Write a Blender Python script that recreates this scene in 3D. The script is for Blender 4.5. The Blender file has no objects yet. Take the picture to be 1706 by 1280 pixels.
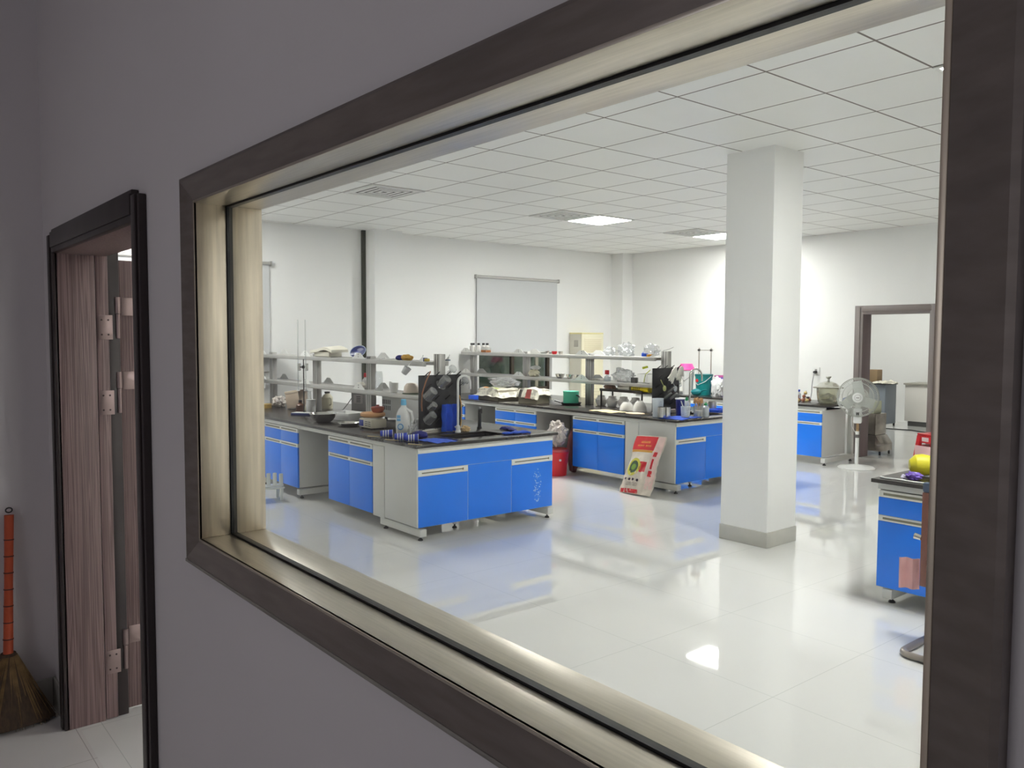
import bpy, bmesh, math, random
from mathutils import Vector, Matrix, noise
scene = bpy.context.scene
COL = scene.collection

# ------------------------------------------------------------------ camera
cam_data = bpy.data.cameras.new('camera')
cam_data.sensor_width = 36.0
cam_data.lens = 28.735
cam_data.clip_start = 0.02
cam = bpy.data.objects.new('camera', cam_data)
COL.objects.link(cam)
cr = (0.63282588, 0.7742856, 0.00363668)
cu = (-0.04696537, 0.03369596, 0.99832802)
cf = (-0.77286846, 0.6319386, -0.05768828)
cam.matrix_world = Matrix(((cr[0], cu[0], -cf[0], 0.0), (cr[1], cu[1], -cf[1], 0.0),
                           (cr[2], cu[2], -cf[2], 1.6122), (0, 0, 0, 1)))
scene.camera = cam

# ------------------------------------------------------------------ world, exposure
world = bpy.data.worlds.new('dusk')
scene.world = world
world.use_nodes = True
world.node_tree.nodes['Background'].inputs[0].default_value = (0.55, 0.62, 0.70, 1)
world.node_tree.nodes['Background'].inputs[1].default_value = 0.8
vs = scene.view_settings
vs.view_transform = 'Standard'
vs.look = 'None'
vs.gamma = 1.0
vs.use_curve_mapping = False
vs.exposure = 0.15
scene.cycles.max_bounces = 10
scene.cycles.diffuse_bounces = 6
scene.cycles.glossy_bounces = 5
scene.cycles.transparent_max_bounces = 24
scene.cycles.caustics_reflective = False
scene.cycles.caustics_refractive = False
scene.cycles.sample_clamp_indirect = 8.0

ZC = 3.047          # ceiling height
LAMP = 84.0         # emission of the ceiling panels
NEAR_FILL = 7.8  # watts of the added fill light behind the camera

def area_light(name, loc, rot, sx, sy, power, color):
    d = bpy.data.lights.new(name, 'AREA')
    d.shape = 'RECTANGLE'; d.size = sx; d.size_y = sy; d.energy = power; d.color = color
    o = bpy.data.objects.new(name, d); COL.objects.link(o)
    o.location = loc; o.rotation_euler = rot
    return o
area_light('corridor_fill', (-0.9, -2.72, 1.75), (math.radians(90), 0, 0), 1.7, 1.1, NEAR_FILL, (1.0, 0.95, 0.97))  # unseen fill lamp, added at the opening in the corridor's rear wall

# ------------------------------------------------------------------ helpers
def S(r, g, b):
    f = lambda v: (v / 255 / 12.92) if v / 255 <= 0.04045 else ((v / 255 + 0.055) / 1.055) ** 2.4
    return (f(r), f(g), f(b), 1.0)

MATS = {}
def mat(name, col, rough=0.5, metal=0.0, var=0.0, scale=8.0, bump=0.0, bscale=60.0, spec=0.5, emit=0.0, stretch=None, alpha=1.0, coat=0.0, trans=0.0):
    if name in MATS: return MATS[name]
    m = bpy.data.materials.new(name); m.use_nodes = True
    nt = m.node_tree; p = nt.nodes['Principled BSDF']
    p.inputs['Base Color'].default_value = col
    p.inputs['Roughness'].default_value = rough
    p.inputs['Metallic'].default_value = metal
    p.inputs['Specular IOR Level'].default_value = spec
    p.inputs['Coat Weight'].default_value = coat
    p.inputs['Transmission Weight'].default_value = trans
    p.inputs['Alpha'].default_value = alpha
    if emit:
        p.inputs['Emission Color'].default_value = col
        p.inputs['Emission Strength'].default_value = emit
    tc = nt.nodes.new('ShaderNodeTexCoord'); src = tc.outputs['Object']
    if stretch:
        mp = nt.nodes.new('ShaderNodeMapping'); mp.inputs['Scale'].default_value = stretch
        nt.links.new(src, mp.inputs['Vector']); src = mp.outputs['Vector']
    n = nt.nodes.new('ShaderNodeTexNoise'); n.inputs['Scale'].default_value = scale; n.inputs['Detail'].default_value = 4
    nt.links.new(src, n.inputs['Vector'])
    r = nt.nodes.new('ShaderNodeValToRGB')
    r.color_ramp.elements[0].position = 0.3; r.color_ramp.elements[1].position = 0.7
    r.color_ramp.elements[0].color = tuple(max(0, c * (1 - var)) for c in col[:3]) + (1,)
    r.color_ramp.elements[1].color = tuple(min(1, c * (1 + var)) for c in col[:3]) + (1,)
    nt.links.new(n.outputs['Fac'], r.inputs['Fac'])
    nt.links.new(r.outputs['Color'], p.inputs['Base Color'])
    if bump:
        n2 = nt.nodes.new('ShaderNodeTexNoise'); n2.inputs['Scale'].default_value = bscale; n2.inputs['Detail'].default_value = 3
        nt.links.new(src, n2.inputs['Vector'])
        b = nt.nodes.new('ShaderNodeBump'); b.inputs['Strength'].default_value = bump; b.inputs['Distance'].default_value = 0.01
        nt.links.new(n2.outputs['Fac'], b.inputs['Height']); nt.links.new(b.outputs['Normal'], p.inputs['Normal'])
    MATS[name] = m
    return m

def film(name, col, base=0.06, edge=0.9, rough=0.03, power=5.0, body=0.0):
    """thin clear sheet: transparent, with a Schlick reflection and an optional milky body"""
    if name in MATS: return MATS[name]
    m = bpy.data.materials.new(name); m.use_nodes = True
    nt = m.node_tree; nt.nodes.clear()
    out = nt.nodes.new('ShaderNodeOutputMaterial')
    tr = nt.nodes.new('ShaderNodeBsdfTransparent'); tr.inputs[0].default_value = col
    gl = nt.nodes.new('ShaderNodeBsdfGlossy'); gl.inputs['Roughness'].default_value = rough
    lw = nt.nodes.new('ShaderNodeLayerWeight'); lw.inputs['Blend'].default_value = 0.5
    pw = nt.nodes.new('ShaderNodeMath'); pw.operation = 'POWER'; pw.inputs[1].default_value = power
    ml = nt.nodes.new('ShaderNodeMath'); ml.operation = 'MULTIPLY_ADD'; ml.inputs[1].default_value = edge; ml.inputs[2].default_value = base
    nt.links.new(lw.outputs['Facing'], pw.inputs[0]); nt.links.new(pw.outputs[0], ml.inputs[0])
    cur = tr.outputs[0]
    if body:
        df = nt.nodes.new('ShaderNodeBsdfDiffuse'); df.inputs[0].default_value = col
        mb = nt.nodes.new('ShaderNodeMixShader'); mb.inputs[0].default_value = body
        nt.links.new(cur, mb.inputs[1]); nt.links.new(df.outputs[0], mb.inputs[2]); cur = mb.outputs[0]
    mx = nt.nodes.new('ShaderNodeMixShader')
    nt.links.new(ml.outputs[0], mx.inputs[0]); nt.links.new(cur, mx.inputs[1]); nt.links.new(gl.outputs[0], mx.inputs[2])
    nt.links.new(mx.outputs[0], out.inputs[0])
    MATS[name] = m
    return m

class MB:
    def __init__(s): s.bm = bmesh.new()
    def _merge(s, t, M=None):
        if M is not None: t.transform(M)
        me = bpy.data.meshes.new('tmp'); t.to_mesh(me); t.free()
        s.bm.from_mesh(me); bpy.data.meshes.remove(me)
        return s
    def box(s, x0, x1, y0, y1, z0, z1, bev=0.0, M=None, seg=2):
        t = bmesh.new()
        bmesh.ops.create_cube(t, size=1.0)
        bmesh.ops.scale(t, vec=(x1 - x0, y1 - y0, z1 - z0), verts=t.verts)
        bmesh.ops.translate(t, vec=((x0 + x1) / 2, (y0 + y1) / 2, (z0 + z1) / 2), verts=t.verts)
        if bev: bmesh.ops.bevel(t, geom=t.edges[:], offset=bev, segments=seg, affect='EDGES', profile=0.5)
        return s._merge(t, M)
    def lathe(s, prof, cx=0, cy=0, seg=24, M=None, cap=True, sx=1.0, sy=1.0):
        t = bmesh.new(); rings = []
        for r, z in prof:
            if r < 1e-6: rings.append([t.verts.new((cx, cy, z))])
            else: rings.append([t.verts.new((cx + sx * r * math.cos(2 * math.pi * k / seg), cy + sy * r * math.sin(2 * math.pi * k / seg), z)) for k in range(seg)])
        for a, b in zip(rings, rings[1:]):
            for k in range(seg):
                k2 = (k + 1) % seg
                if len(a) == 1 and len(b) == 1: continue
                if len(a) == 1: t.faces.new((a[0], b[k], b[k2]))
                elif len(b) == 1: t.faces.new((a[k], b[0], a[k2]))
                else: t.faces.new((a[k], a[k2], b[k2], b[k]))
        if cap:
            for ring, flip in ((rings[0], True), (rings[-1], False)):
                if len(ring) > 1: t.faces.new(ring[::-1] if flip else ring)
        bmesh.ops.recalc_face_normals(t, faces=t.faces)
        return s._merge(t, M)
    def cyl(s, p0, p1, r0, r1=None, seg=16):
        r1 = r0 if r1 is None else r1
        p0, p1 = Vector(p0), Vector(p1); d = p1 - p0; L = d.length
        M = Matrix.Translation(p0) @ d.to_track_quat('Z', 'Y').to_matrix().to_4x4()
        return s.lathe([(r0, 0), (r1, L)], seg=seg, M=M)
    def tube(s, pts, r, seg=10, closed=False):
        pts = [Vector(p) for p in pts]; n = len(pts); t = bmesh.new(); rings = []
        rr = r if isinstance(r, (list, tuple)) else [r] * n
        up = Vector((0.13, 0.27, 0.95)).normalized()
        for i, p in enumerate(pts):
            a = pts[i - 1] if (i > 0 or closed) else p
            b = pts[(i + 1) % n] if (i < n - 1 or closed) else p
            d = (b - a).normalized()
            u = up - d * up.dot(d)
            if u.length < 1e-3: u = d.orthogonal()
            u.normalize(); v = d.cross(u); up = u
            rings.append([t.verts.new(p + rr[i] * (math.cos(2 * math.pi * k / seg) * u + math.sin(2 * math.pi * k / seg) * v)) for k in range(seg)])
        pairs = list(zip(rings, rings[1:])) + ([(rings[-1], rings[0])] if closed else [])
        for a, b in pairs:
            for k in range(seg): t.faces.new((a[k], a[(k + 1) % seg], b[(k + 1) % seg], b[k]))
        if not closed: t.faces.new(rings[0][::-1]); t.faces.new(rings[-1])
        bmesh.ops.recalc_face_normals(t, faces=t.faces)
        return s._merge(t)
    def prism(s, poly, h0, h1, axis='z', bev=0.0, M=None):
        """polygon extruded along an axis; poly coordinates are the other two axes in order"""
        t = bmesh.new()
        f = {'z': lambda a, b, h: (a, b, h), 'y': lambda a, b, h: (a, h, b), 'x': lambda a, b, h: (h, a, b)}[axis]
        A = [t.verts.new(f(a, b, h0)) for a, b in poly]; B = [t.verts.new(f(a, b, h1)) for a, b in poly]
        n = len(poly)
        t.faces.new(A[::-1]); t.faces.new(B)
        for k in range(n): t.faces.new((A[k], A[(k + 1) % n], B[(k + 1) % n], B[k]))
        bmesh.ops.recalc_face_normals(t, faces=t.faces)
        if bev: bmesh.ops.bevel(t, geom=t.edges[:], offset=bev, segments=2, affect='EDGES', profile=0.5)
        return s._merge(t, M)
    def loft(s, rings, closed_ends=True, M=None):
        t = bmesh.new(); R = [[t.verts.new(p) for p in ring] for ring in rings]; n = len(R[0])
        for a, b in zip(R, R[1:]):
            for k in range(n): t.faces.new((a[k], a[(k + 1) % n], b[(k + 1) % n], b[k]))
        if closed_ends: t.faces.new(R[0][::-1]); t.faces.new(R[-1])
        bmesh.ops.recalc_face_normals(t, faces=t.faces)
        return s._merge(t, M)
    def blob(s, c, rad, amp=0.0, freq=6.0, seed=0, sub=3, flat=None, M=None, ridge=False):
        t = bmesh.new(); bmesh.ops.create_icosphere(t, subdivisions=sub, radius=1.0)
        off = Vector((seed * 3.7, seed * 1.9, seed * 5.3))
        for v in t.verts:
            d = v.co.normalized()
            nz = noise.noise(d * freq * 0.35 + off) + 0.5 * noise.noise(d * freq + off)
            if ridge: nz = abs(nz) * 1.4 - 0.4
            k = 1 + amp * nz
            v.co = Vector((d.x * rad[0] * k + c[0], d.y * rad[1] * k + c[1], d.z * rad[2] * k + c[2]))
            if flat is not None and v.co.z < flat: v.co.z = flat
        return s._merge(t, M)
    def sheet(s, w, d, fn, th=0.002, nx=18, ny=14, M=None):
        """a sheet w x d with height fn(u,v) (u,v in -1..1), given thickness"""
        t = bmesh.new()
        def grid(o): return [[t.verts.new((u * w / 2, v * d / 2, fn(u, v) + o)) for v in [2 * j / ny - 1 for j in range(ny + 1)]] for u in [2 * i / nx - 1 for i in range(nx + 1)]]
        A = grid(0); B = grid(th)
        for i in range(nx):
            for j in range(ny):
                t.faces.new((A[i][j], A[i][j + 1], A[i + 1][j + 1], A[i + 1][j]))
                t.faces.new((B[i][j], B[i + 1][j], B[i + 1][j + 1], B[i][j + 1]))
        for i in range(nx):
            t.faces.new((A[i][0], A[i + 1][0], B[i + 1][0], B[i][0])); t.faces.new((A[i + 1][ny], A[i][ny], B[i][ny], B[i + 1][ny]))
        for j in range(ny):
            t.faces.new((A[0][j + 1], A[0][j], B[0][j], B[0][j + 1])); t.faces.new((A[nx][j], A[nx][j + 1], B[nx][j + 1], B[nx][j]))
        bmesh.ops.recalc_face_normals(t, faces=t.faces)
        return s._merge(t, M)
    def build(s, name, m, parent=None, angle=35):
        me = bpy.data.meshes.new(name); s.bm.to_mesh(me); s.bm.free()
        me.materials.append(m)
        me.polygons.foreach_set('use_smooth', [True] * len(me.polygons))
        me.set_sharp_from_angle(angle=math.radians(angle))
        o = bpy.data.objects.new(name, me); COL.objects.link(o)
        if parent is not None: o.parent = parent
        return o

def tag(o, label, cat, group=None):
    o['label'] = label; o['category'] = cat
    if group: o['group'] = group
    return o
def thing(name, label, cat, loc=(0, 0, 0), rz=0.0, group=None):
    o = bpy.data.objects.new(name, None); COL.objects.link(o)
    o.empty_display_size = 0.05
    o.location = loc; o.rotation_euler = (0, 0, rz)
    return tag(o, label, cat, group)
def structure(o):
    o['kind'] = 'structure'; return o
def place(o, loc, rz=0.0, rx=0.0, ry=0.0):
    o.location = loc; o.rotation_euler = (rx, ry, rz); return o
def copy_tree(o, parent=None):
    c = o.copy(); COL.objects.link(c)
    if parent is not None: c.parent = parent
    for ch in list(o.children): copy_tree(ch, c)
    return c
def again(o, loc, rz, label):
    c = copy_tree(o); c.location = loc; c.rotation_euler = (0, 0, rz); c['label'] = label
    return c
RX = lambda a: Matrix.Rotation(a, 4, 'X')
RY = lambda a: Matrix.Rotation(a, 4, 'Y')
RZ = lambda a: Matrix.Rotation(a, 4, 'Z')
T = lambda x, y, z: Matrix.Translation((x, y, z))
rad = math.radians

# ------------------------------------------------------------------ materials of the setting
def grid_material(name, base, line, tile, ox, oy, w, rough, spec=0.5, holes=False, wav=0.0, var=0.02, coat=0.0):
    m = bpy.data.materials.new(name); m.use_nodes = True; nt = m.node_tree; p = nt.nodes['Principled BSDF']
    L = nt.links.new
    def math_(op, a, b=None):
        n = nt.nodes.new('ShaderNodeMath'); n.operation = op
        for i, v in enumerate((a, b)):
            if v is None: continue
            if isinstance(v, (int, float)): n.inputs[i].default_value = v
            else: L(v, n.inputs[i])
        return n.outputs[0]
    tc = nt.nodes.new('ShaderNodeTexCoord'); sp = nt.nodes.new('ShaderNodeSeparateXYZ'); L(tc.outputs['Object'], sp.inputs[0])
    def edge(sock, o):
        f = math_('FRACT', math_('ADD', math_('DIVIDE', math_('SUBTRACT', sock, o), tile), 100.0))
        d = math_('MINIMUM', f, math_('SUBTRACT', 1.0, f))
        return math_('LESS_THAN', d, w / tile / 2)
    e = math_('MAXIMUM', edge(sp.outputs[0], ox), edge(sp.outputs[1], oy))
    n = nt.nodes.new('ShaderNodeTexNoise'); n.inputs['Scale'].default_value = 1.3; n.inputs['Detail'].default_value = 5; L(tc.outputs['Object'], n.inputs['Vector'])
    r = nt.nodes.new('ShaderNodeValToRGB')
    r.color_ramp.elements[0].position = .3; r.color_ramp.elements[1].position = .7
    r.color_ramp.elements[0].color = tuple(c * (1 - var) for c in base[:3]) + (1,); r.color_ramp.elements[1].color = tuple(min(1, c * (1 + var)) for c in base[:3]) + (1,)
    L(n.outputs['Fac'], r.inputs['Fac'])
    mx = nt.nodes.new('ShaderNodeMix'); mx.data_type = 'RGBA'; L(e, mx.inputs[0]); L(r.outputs[0], mx.inputs[6]); mx.inputs[7].default_value = line
    colr = mx.outputs[2]
    if holes:
        v = nt.nodes.new('ShaderNodeTexVoronoi'); v.inputs['Scale'].default_value = 55.0; v.inputs['Randomness'].default_value = 0.0
        L(tc.outputs['Object'], v.inputs['Vector'])
        h = math_('MULTIPLY', math_('LESS_THAN', v.outputs['Distance'], 0.16), 0.45)
        m2 = nt.nodes.new('ShaderNodeMix'); m2.data_type = 'RGBA'; L(h, m2.inputs[0]); L(colr, m2.inputs[6]); m2.inputs[7].default_value = (0.25, 0.25, 0.24, 1)
        colr = m2.outputs[2]
    L(colr, p.inputs['Base Color'])
    p.inputs['Roughness'].default_value = rough; p.inputs['Specular IOR Level'].default_value = spec; p.inputs['Coat Weight'].default_value = coat
    p.inputs['Coat Roughness'].default_value = 0.03
    if wav:
        n2 = nt.nodes.new('ShaderNodeTexNoise'); n2.inputs['Scale'].default_value = 2.2; n2.inputs['Detail'].default_value = 2; L(tc.outputs['Object'], n2.inputs['Vector'])
        b = nt.nodes.new('ShaderNodeBump'); b.inputs['Strength'].default_value = wav; b.inputs['Distance'].default_value = 0.02; L(n2.outputs['Fac'], b.inputs['Height'])
        L(b.outputs['Normal'], p.inputs['Normal'])
        if coat: L(b.outputs['Normal'], p.inputs['Coat Normal'])
    return m

def wood_material(name, dark, light, scale=9.0, axis='z'):
    m = bpy.data.materials.new(name); m.use_nodes = True; nt = m.node_tree; p = nt.nodes['Principled BSDF']; L = nt.links.new
    tc = nt.nodes.new('ShaderNodeTexCoord'); mp = nt.nodes.new('ShaderNodeMapping')
    mp.inputs['Scale'].default_value = (1, 1, 0.012) if axis == 'z' else (0.06, 1, 1)
    L(tc.outputs['Object'], mp.inputs[0])
    n = nt.nodes.new('ShaderNodeTexNoise'); n.inputs['Scale'].default_value = scale; n.inputs['Detail'].default_value = 3; n.inputs['Distortion'].default_value = 0.6; L(mp.outputs[0], n.inputs['Vector'])
    s1 = nt.nodes.new('ShaderNodeMath'); s1.operation = 'MULTIPLY'; s1.inputs[1].default_value = 60.0; L(n.outputs['Fac'], s1.inputs[0])
    s2 = nt.nodes.new('ShaderNodeMath'); s2.operation = 'SINE'; L(s1.outputs[0], s2.inputs[0])
    r = nt.nodes.new('ShaderNodeValToRGB'); r.color_ramp.elements[0].position = 0.0; r.color_ramp.elements[0].color = dark; r.color_ramp.elements[1].color = light
    s3 = nt.nodes.new('ShaderNodeMath'); s3.operation = 'MULTIPLY_ADD'; s3.inputs[1].default_value = 0.5; s3.inputs[2].default_value = 0.5; L(s2.outputs[0], s3.inputs[0])
    L(s3.outputs[0], r.inputs['Fac']); L(r.outputs[0], p.inputs['Base Color'])
    p.inputs['Roughness'].default_value = 0.38
    b = nt.nodes.new('ShaderNodeBump'); b.inputs['Strength'].default_value = 0.15; b.inputs['Distance'].default_value = 0.004; L(s3.outputs[0], b.inputs['Height']); L(b.outputs['Normal'], p.inputs['Normal'])
    return m

PAINT = mat('white_wall_paint', (0.86, 0.86, 0.85, 1), 0.75, var=0.012, scale=1.5, bump=0.03, bscale=120)
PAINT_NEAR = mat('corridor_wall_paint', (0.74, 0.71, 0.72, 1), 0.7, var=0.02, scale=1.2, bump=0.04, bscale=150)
CEIL = grid_material('ceiling_panels', (0.93, 0.93, 0.905, 1), (0.15, 0.125, 0.10, 1), 0.606, -2.017, 3.908, 0.013, 0.45, holes=True)
FLOOR = grid_material('polished_floor_tile', (0.79, 0.788, 0.77, 1), (0.58, 0.595, 0.58, 1), 0.80, -2.03, 3.18, 0.003, 0.03, spec=0.6, wav=0.02, coat=0.3)
FLOOR2 = grid_material('corridor_floor_tile', (0.72, 0.70, 0.69, 1), (0.45, 0.43, 0.42, 1), 0.60, -3.35, 0.685, 0.003, 0.15, wav=0.03)
SKIRT = mat('grey_skirting_tile', (0.50, 0.49, 0.45, 1), 0.25, var=0.08, scale=6)
STEEL = mat('brushed_stainless_steel', (0.63, 0.58, 0.50, 1), 0.36, 1.0, var=0.08, scale=30, stretch=(0.3, 6, 6), bump=0.02, bscale=300)
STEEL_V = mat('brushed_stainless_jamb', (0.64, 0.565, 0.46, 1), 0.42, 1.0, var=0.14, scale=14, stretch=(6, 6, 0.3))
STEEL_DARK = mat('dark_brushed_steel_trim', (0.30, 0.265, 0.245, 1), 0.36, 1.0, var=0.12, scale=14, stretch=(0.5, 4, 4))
RUBBER = mat('black_rubber', (0.012, 0.012, 0.012, 1), 0.45)
WOOD = wood_material('purple_brown_wood_grain', S(108, 88, 86), S(142, 120, 118), 38.0)
WOOD_DARK = mat('dark_walnut_moulding', S(52, 44, 44), 0.4, var=0.2, scale=12, stretch=(1, 1, 0.08))
GLASS = film('window_glass', (0.97, 0.985, 0.975, 1), 0.025, 0.9)

# ------------------------------------------------------------------ room shells
XL, XR = -9.97, 4.5       # laboratory
YF0, YF1 = 0.668, 0.83     # the wall with the window and the door
YB = 10.62                # back wall of the laboratory
NX0, NX1, NY0 = -3.95, 2.6, -2.8   # corridor on the camera's side

m = MB(); m.box(XL - .2, XR + .2, 0.70, YB + .25, -.06, 0.0); structure(m.build('floor', FLOOR))
m = MB(); m.box(XL - .2, XR + .2, YF1, YB + .25, ZC, ZC + .06); structure(m.build('ceiling', CEIL))
m = MB(); m.box(NX0 - .15, NX1 + .15, NY0 - .2, 0.70, -.06, 0.0); structure(m.build('floor', FLOOR2))
m = MB(); m.box(NX0 - .15, NX1 + .15, NY0 - .2, 0.66, 3.05, 3.11); structure(m.build('ceiling', PAINT_NEAR))

WX0, WX1, WZ0, WZ1 = -2.026, -0.2886, 1.1115, 1.932      # window opening (inner faces of the jambs)
DX0, DX1, DZ = -3.655, -2.50, 1.935                       # door opening
def wall_with_holes(name, mtl, x0, x1, y0, y1, z1, holes):
    m = MB(); xs = x0
    for hx0, hx1, hz0, hz1 in sorted(holes):
        m.box(xs, hx0, y0, y1, 0, z1)
        if hz0 > 0: m.box(hx0, hx1, y0, y1, 0, hz0)
        m.box(hx0, hx1, y0, y1, hz1, z1)
        xs = hx1
    m.box(xs, x1, y0, y1, 0, z1)
    return structure(m.build(name, mtl))
g = 0.012
holes = [(DX0 - g, DX1 + g, 0, DZ + g), (WX0 - g, WX1 + g, WZ0 - g, WZ1 + g)]
wall_with_holes('wall_front', PAINT_NEAR, NX0 - .15, NX1 + .15, YF0, 0.745, 3.05, holes)
wall_with_holes('wall_front', PAINT, XL - .2, XR + .2, 0.746, YF1, ZC, holes)
m = MB(); m.box(NX0 - .15, NX0, NY0 - .2, YF0, 0, 3.05); structure(m.build('wall_left', PAINT_NEAR))
m = MB(); m.box(NX1, NX1 + .15, NY0 - .2, YF0, 0, 3.05); structure(m.build('wall_right', PAINT_NEAR))
m = MB()
for a in ((NX0, -1.8, 0, 3.05), (0.0, NX1, 0, 3.05), (-1.8, 0.0, 0, 1.15), (-1.8, 0.0, 2.35, 3.05)): m.box(a[0], a[1], NY0 - .15, NY0, a[2], a[3])  # rear opening added to hold the corridor fill lamp
structure(m.build('wall_rear', PAINT_NEAR))
m = MB(); m.box(XR, XR + .15, YF1, YB, 0, ZC); structure(m.build('wall_right', PAINT))

# left wall of the laboratory: two window openings and a wall pier
m = MB()
WL = [(2.2, 4.12, 0.95, 2.40), (7.50, 9.0, 0.75, 2.40)]
ys = YF1
for y0, y1, z0, z1 in WL:
    m.box(XL - .2, XL, ys, y0, 0, ZC); m.box(XL - .2, XL, y0, y1, 0, z0); m.box(XL - .2, XL, y0, y1, z1, ZC); ys = y1
m.box(XL - .2, XL, ys, YB + .2, 0, ZC)
m.box(XL - .01, -9.69, 5.542, 5.97, 0, ZC)           # pier
m.box(XL - .01, -9.70, 10.37, YB + .01, 0, ZC)       # pier in the far corner
structure(m.build('wall_left', PAINT))

# back wall with the doorway
BDX0, BDX1, BDZ = -5.535, -4.665, 1.93
m = MB(); m.box(XL - .2, BDX0 - .01, YB, YB + .2, 0, ZC); m.box(BDX1 + .01, XR + .15, YB, YB + .2, 0, ZC); m.box(BDX0 - .01, BDX1 + .01, YB, YB + .2, BDZ + .01, ZC)
structure(m.build('wall_back', PAINT))
# the room behind the doorway
m = MB(); m.box(-9.4, -9.2, YB + .2, 15.95, 0, ZC); m.box(-2.0, -1.8, YB + .2, 15.95, 0, ZC); m.box(-9.4, -1.8, 15.75, 15.95, 0, ZC)
structure(m.build('wall_rear', PAINT))
m = MB(); m.box(-9.4, -1.8, YB + .25, 15.95, -.06, 0); structure(m.build('floor', FLOOR))
m = MB(); m.box(-9.4, -1.8, YB + .2, 15.95, ZC, ZC + .06); structure(m.build('ceiling', CEIL))

# free-standing pillar
pl = structure(MB().box(-3.97, -3.545, 5.42, 5.81, 0.12, ZC).build('pillar', PAINT))
structure(MB().box(-3.978, -3.537, 5.412, 5.818, 0, 0.12, 0.003).build('baseboard_pillar', SKIRT))
structure(MB().box(NX0, DX0 - .08, YF0 - .012, YF0, 0, 0.13, 0.003).build('baseboard_front', SKIRT))
structure(MB().box(NX0, NX0 + .012, NY0, YF0 - .013, 0, 0.13, 0.003).build('baseboard_left', SKIRT))
# dark conduit in the corner beside the pier
m = MB(); m.box(-9.965, -9.925, 5.49, 5.54, 0, ZC)
structure(m.build('trim_1', mat('dark_green_conduit', S(54, 58, 46), 0.5)))

# ------------------------------------------------------------------ observation window (stainless steel)
win = bpy.data.objects.new('window_1', None); COL.objects.link(win); structure(win)
def casing_ring(x0, x1, z0, z1, w, y_out, y_in, wall_y, open_bottom=False):
    """four mitred boards round an opening, each bevelled towards the opening; returns list of MBs"""
    O = [(x0 - w, z0 - w), (x1 + w, z0 - w), (x1 + w, z1 + w), (x0 - w, z1 + w)]
    I = [(x0, z0), (x1, z0), (x1, z1), (x0, z1)]
    M_ = lambda t: [(O[k][0] + (I[k][0] - O[k][0]) * t, O[k][1] + (I[k][1] - O[k][1]) * t) for k in range(4)]
    out = []
    for k in range(4):
        k2 = (k + 1) % 4
        prof = [(0.0, wall_y), (0.0, y_out), (0.10, y_out - .002), (0.85, y_in), (1.0, y_in + .001), (1.0, wall_y + .002)]
        ring1 = []; ring2 = []
        for t, y in prof:
            q_ = M_(t); ring1.append((q_[k][0], y, q_[k][1])); ring2.append((q_[k2][0], y, q_[k2][1]))
        out.append(MB().loft([ring1, ring2]))
    return out
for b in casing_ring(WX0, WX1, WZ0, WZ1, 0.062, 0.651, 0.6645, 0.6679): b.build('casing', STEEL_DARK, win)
MB().box(WX0 - .064, WX1 + .064, .6488, .6512, WZ0 - .066, WZ0 - .058, .001).build('edge_bead', mat('worn_steel_edge', (0.36, 0.34, 0.31, 1), .5, .6, var=.25, scale=10, stretch=(.6, 3, 3)), win)
t_ = 0.006
for (y0, y1) in ((0.664, 0.742), (0.758, 0.834)):
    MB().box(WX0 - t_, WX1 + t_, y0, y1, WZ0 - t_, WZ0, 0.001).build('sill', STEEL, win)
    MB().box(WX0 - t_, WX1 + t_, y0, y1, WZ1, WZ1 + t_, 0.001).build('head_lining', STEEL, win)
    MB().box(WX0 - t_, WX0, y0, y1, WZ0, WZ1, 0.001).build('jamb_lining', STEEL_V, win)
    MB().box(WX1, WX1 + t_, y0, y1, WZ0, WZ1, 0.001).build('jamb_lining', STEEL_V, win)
m = MB()
for (x0, x1, z0, z1) in ((WX0, WX1, WZ0 - .006, WZ0 + .004), (WX0, WX1, WZ1 - .004, WZ1 + .006), (WX0 - .006, WX0 + .004, WZ0, WZ1), (WX1 - .004, WX1 + .006, WZ0, WZ1)):
    m.box(x0, x1, 0.743, 0.757, z0, z1)
m.build('gasket', RUBBER, win)
MB().box(WX0 + .001, WX1 - .001, 0.746, 0.754, WZ0 + .001, WZ1 - .001).build('glass_pane', GLASS, win)

# ------------------------------------------------------------------ door beside the window
door = bpy.data.objects.new('door_1', None); COL.objects.link(door); structure(door)
cw = 0.072
def moulding(prof, path, name, mtl, parent):
    pass
def board(x0, x1, z0, z1, face):
    """casing board on the corridor side, with a stepped moulding"""
    m = MB(); m.box(x0, x1, 0.646, YF0 - .0005, z0, z1, 0.004)
    if face == 'v': m.box(x0 + .012, x1 - .02, 0.640, 0.648, z0, z1, 0.003)
    else: m.box(x0, x1, 0.640, 0.648, z0 + .02, z1 - .012, 0.003)
    return m
board(DX0 - cw, DX0, 0, DZ + cw, 'v').build('casing', WOOD_DARK, door)
board(DX1, DX1 + cw, 0, DZ + cw, 'v').build('casing', WOOD_DARK, door)
board(DX0, DX1, DZ, DZ + cw + .02, 'h').build('casing', WOOD_DARK, door)
MB().box(DX0 - .01, DX0, YF0 - .012, 0.80, 0, DZ + .01, 0.002).build('jamb', WOOD, door)
MB().box(DX1, DX1 + .01, YF0 - .012, 0.845, 0, DZ + .01, 0.002).build('jamb', WOOD_DARK, door)
m = MB(); m.box(DX0 - .01, DX0 + .0, 0.802, 0.848, 0.004, DZ + .01, 0.002); m.build('jamb_rebate', WOOD, door)
MB().box(DX0, DX1, YF0 - .012, 0.845, DZ, DZ + .01, 0.001).build('head_jamb', WOOD, door)
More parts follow.
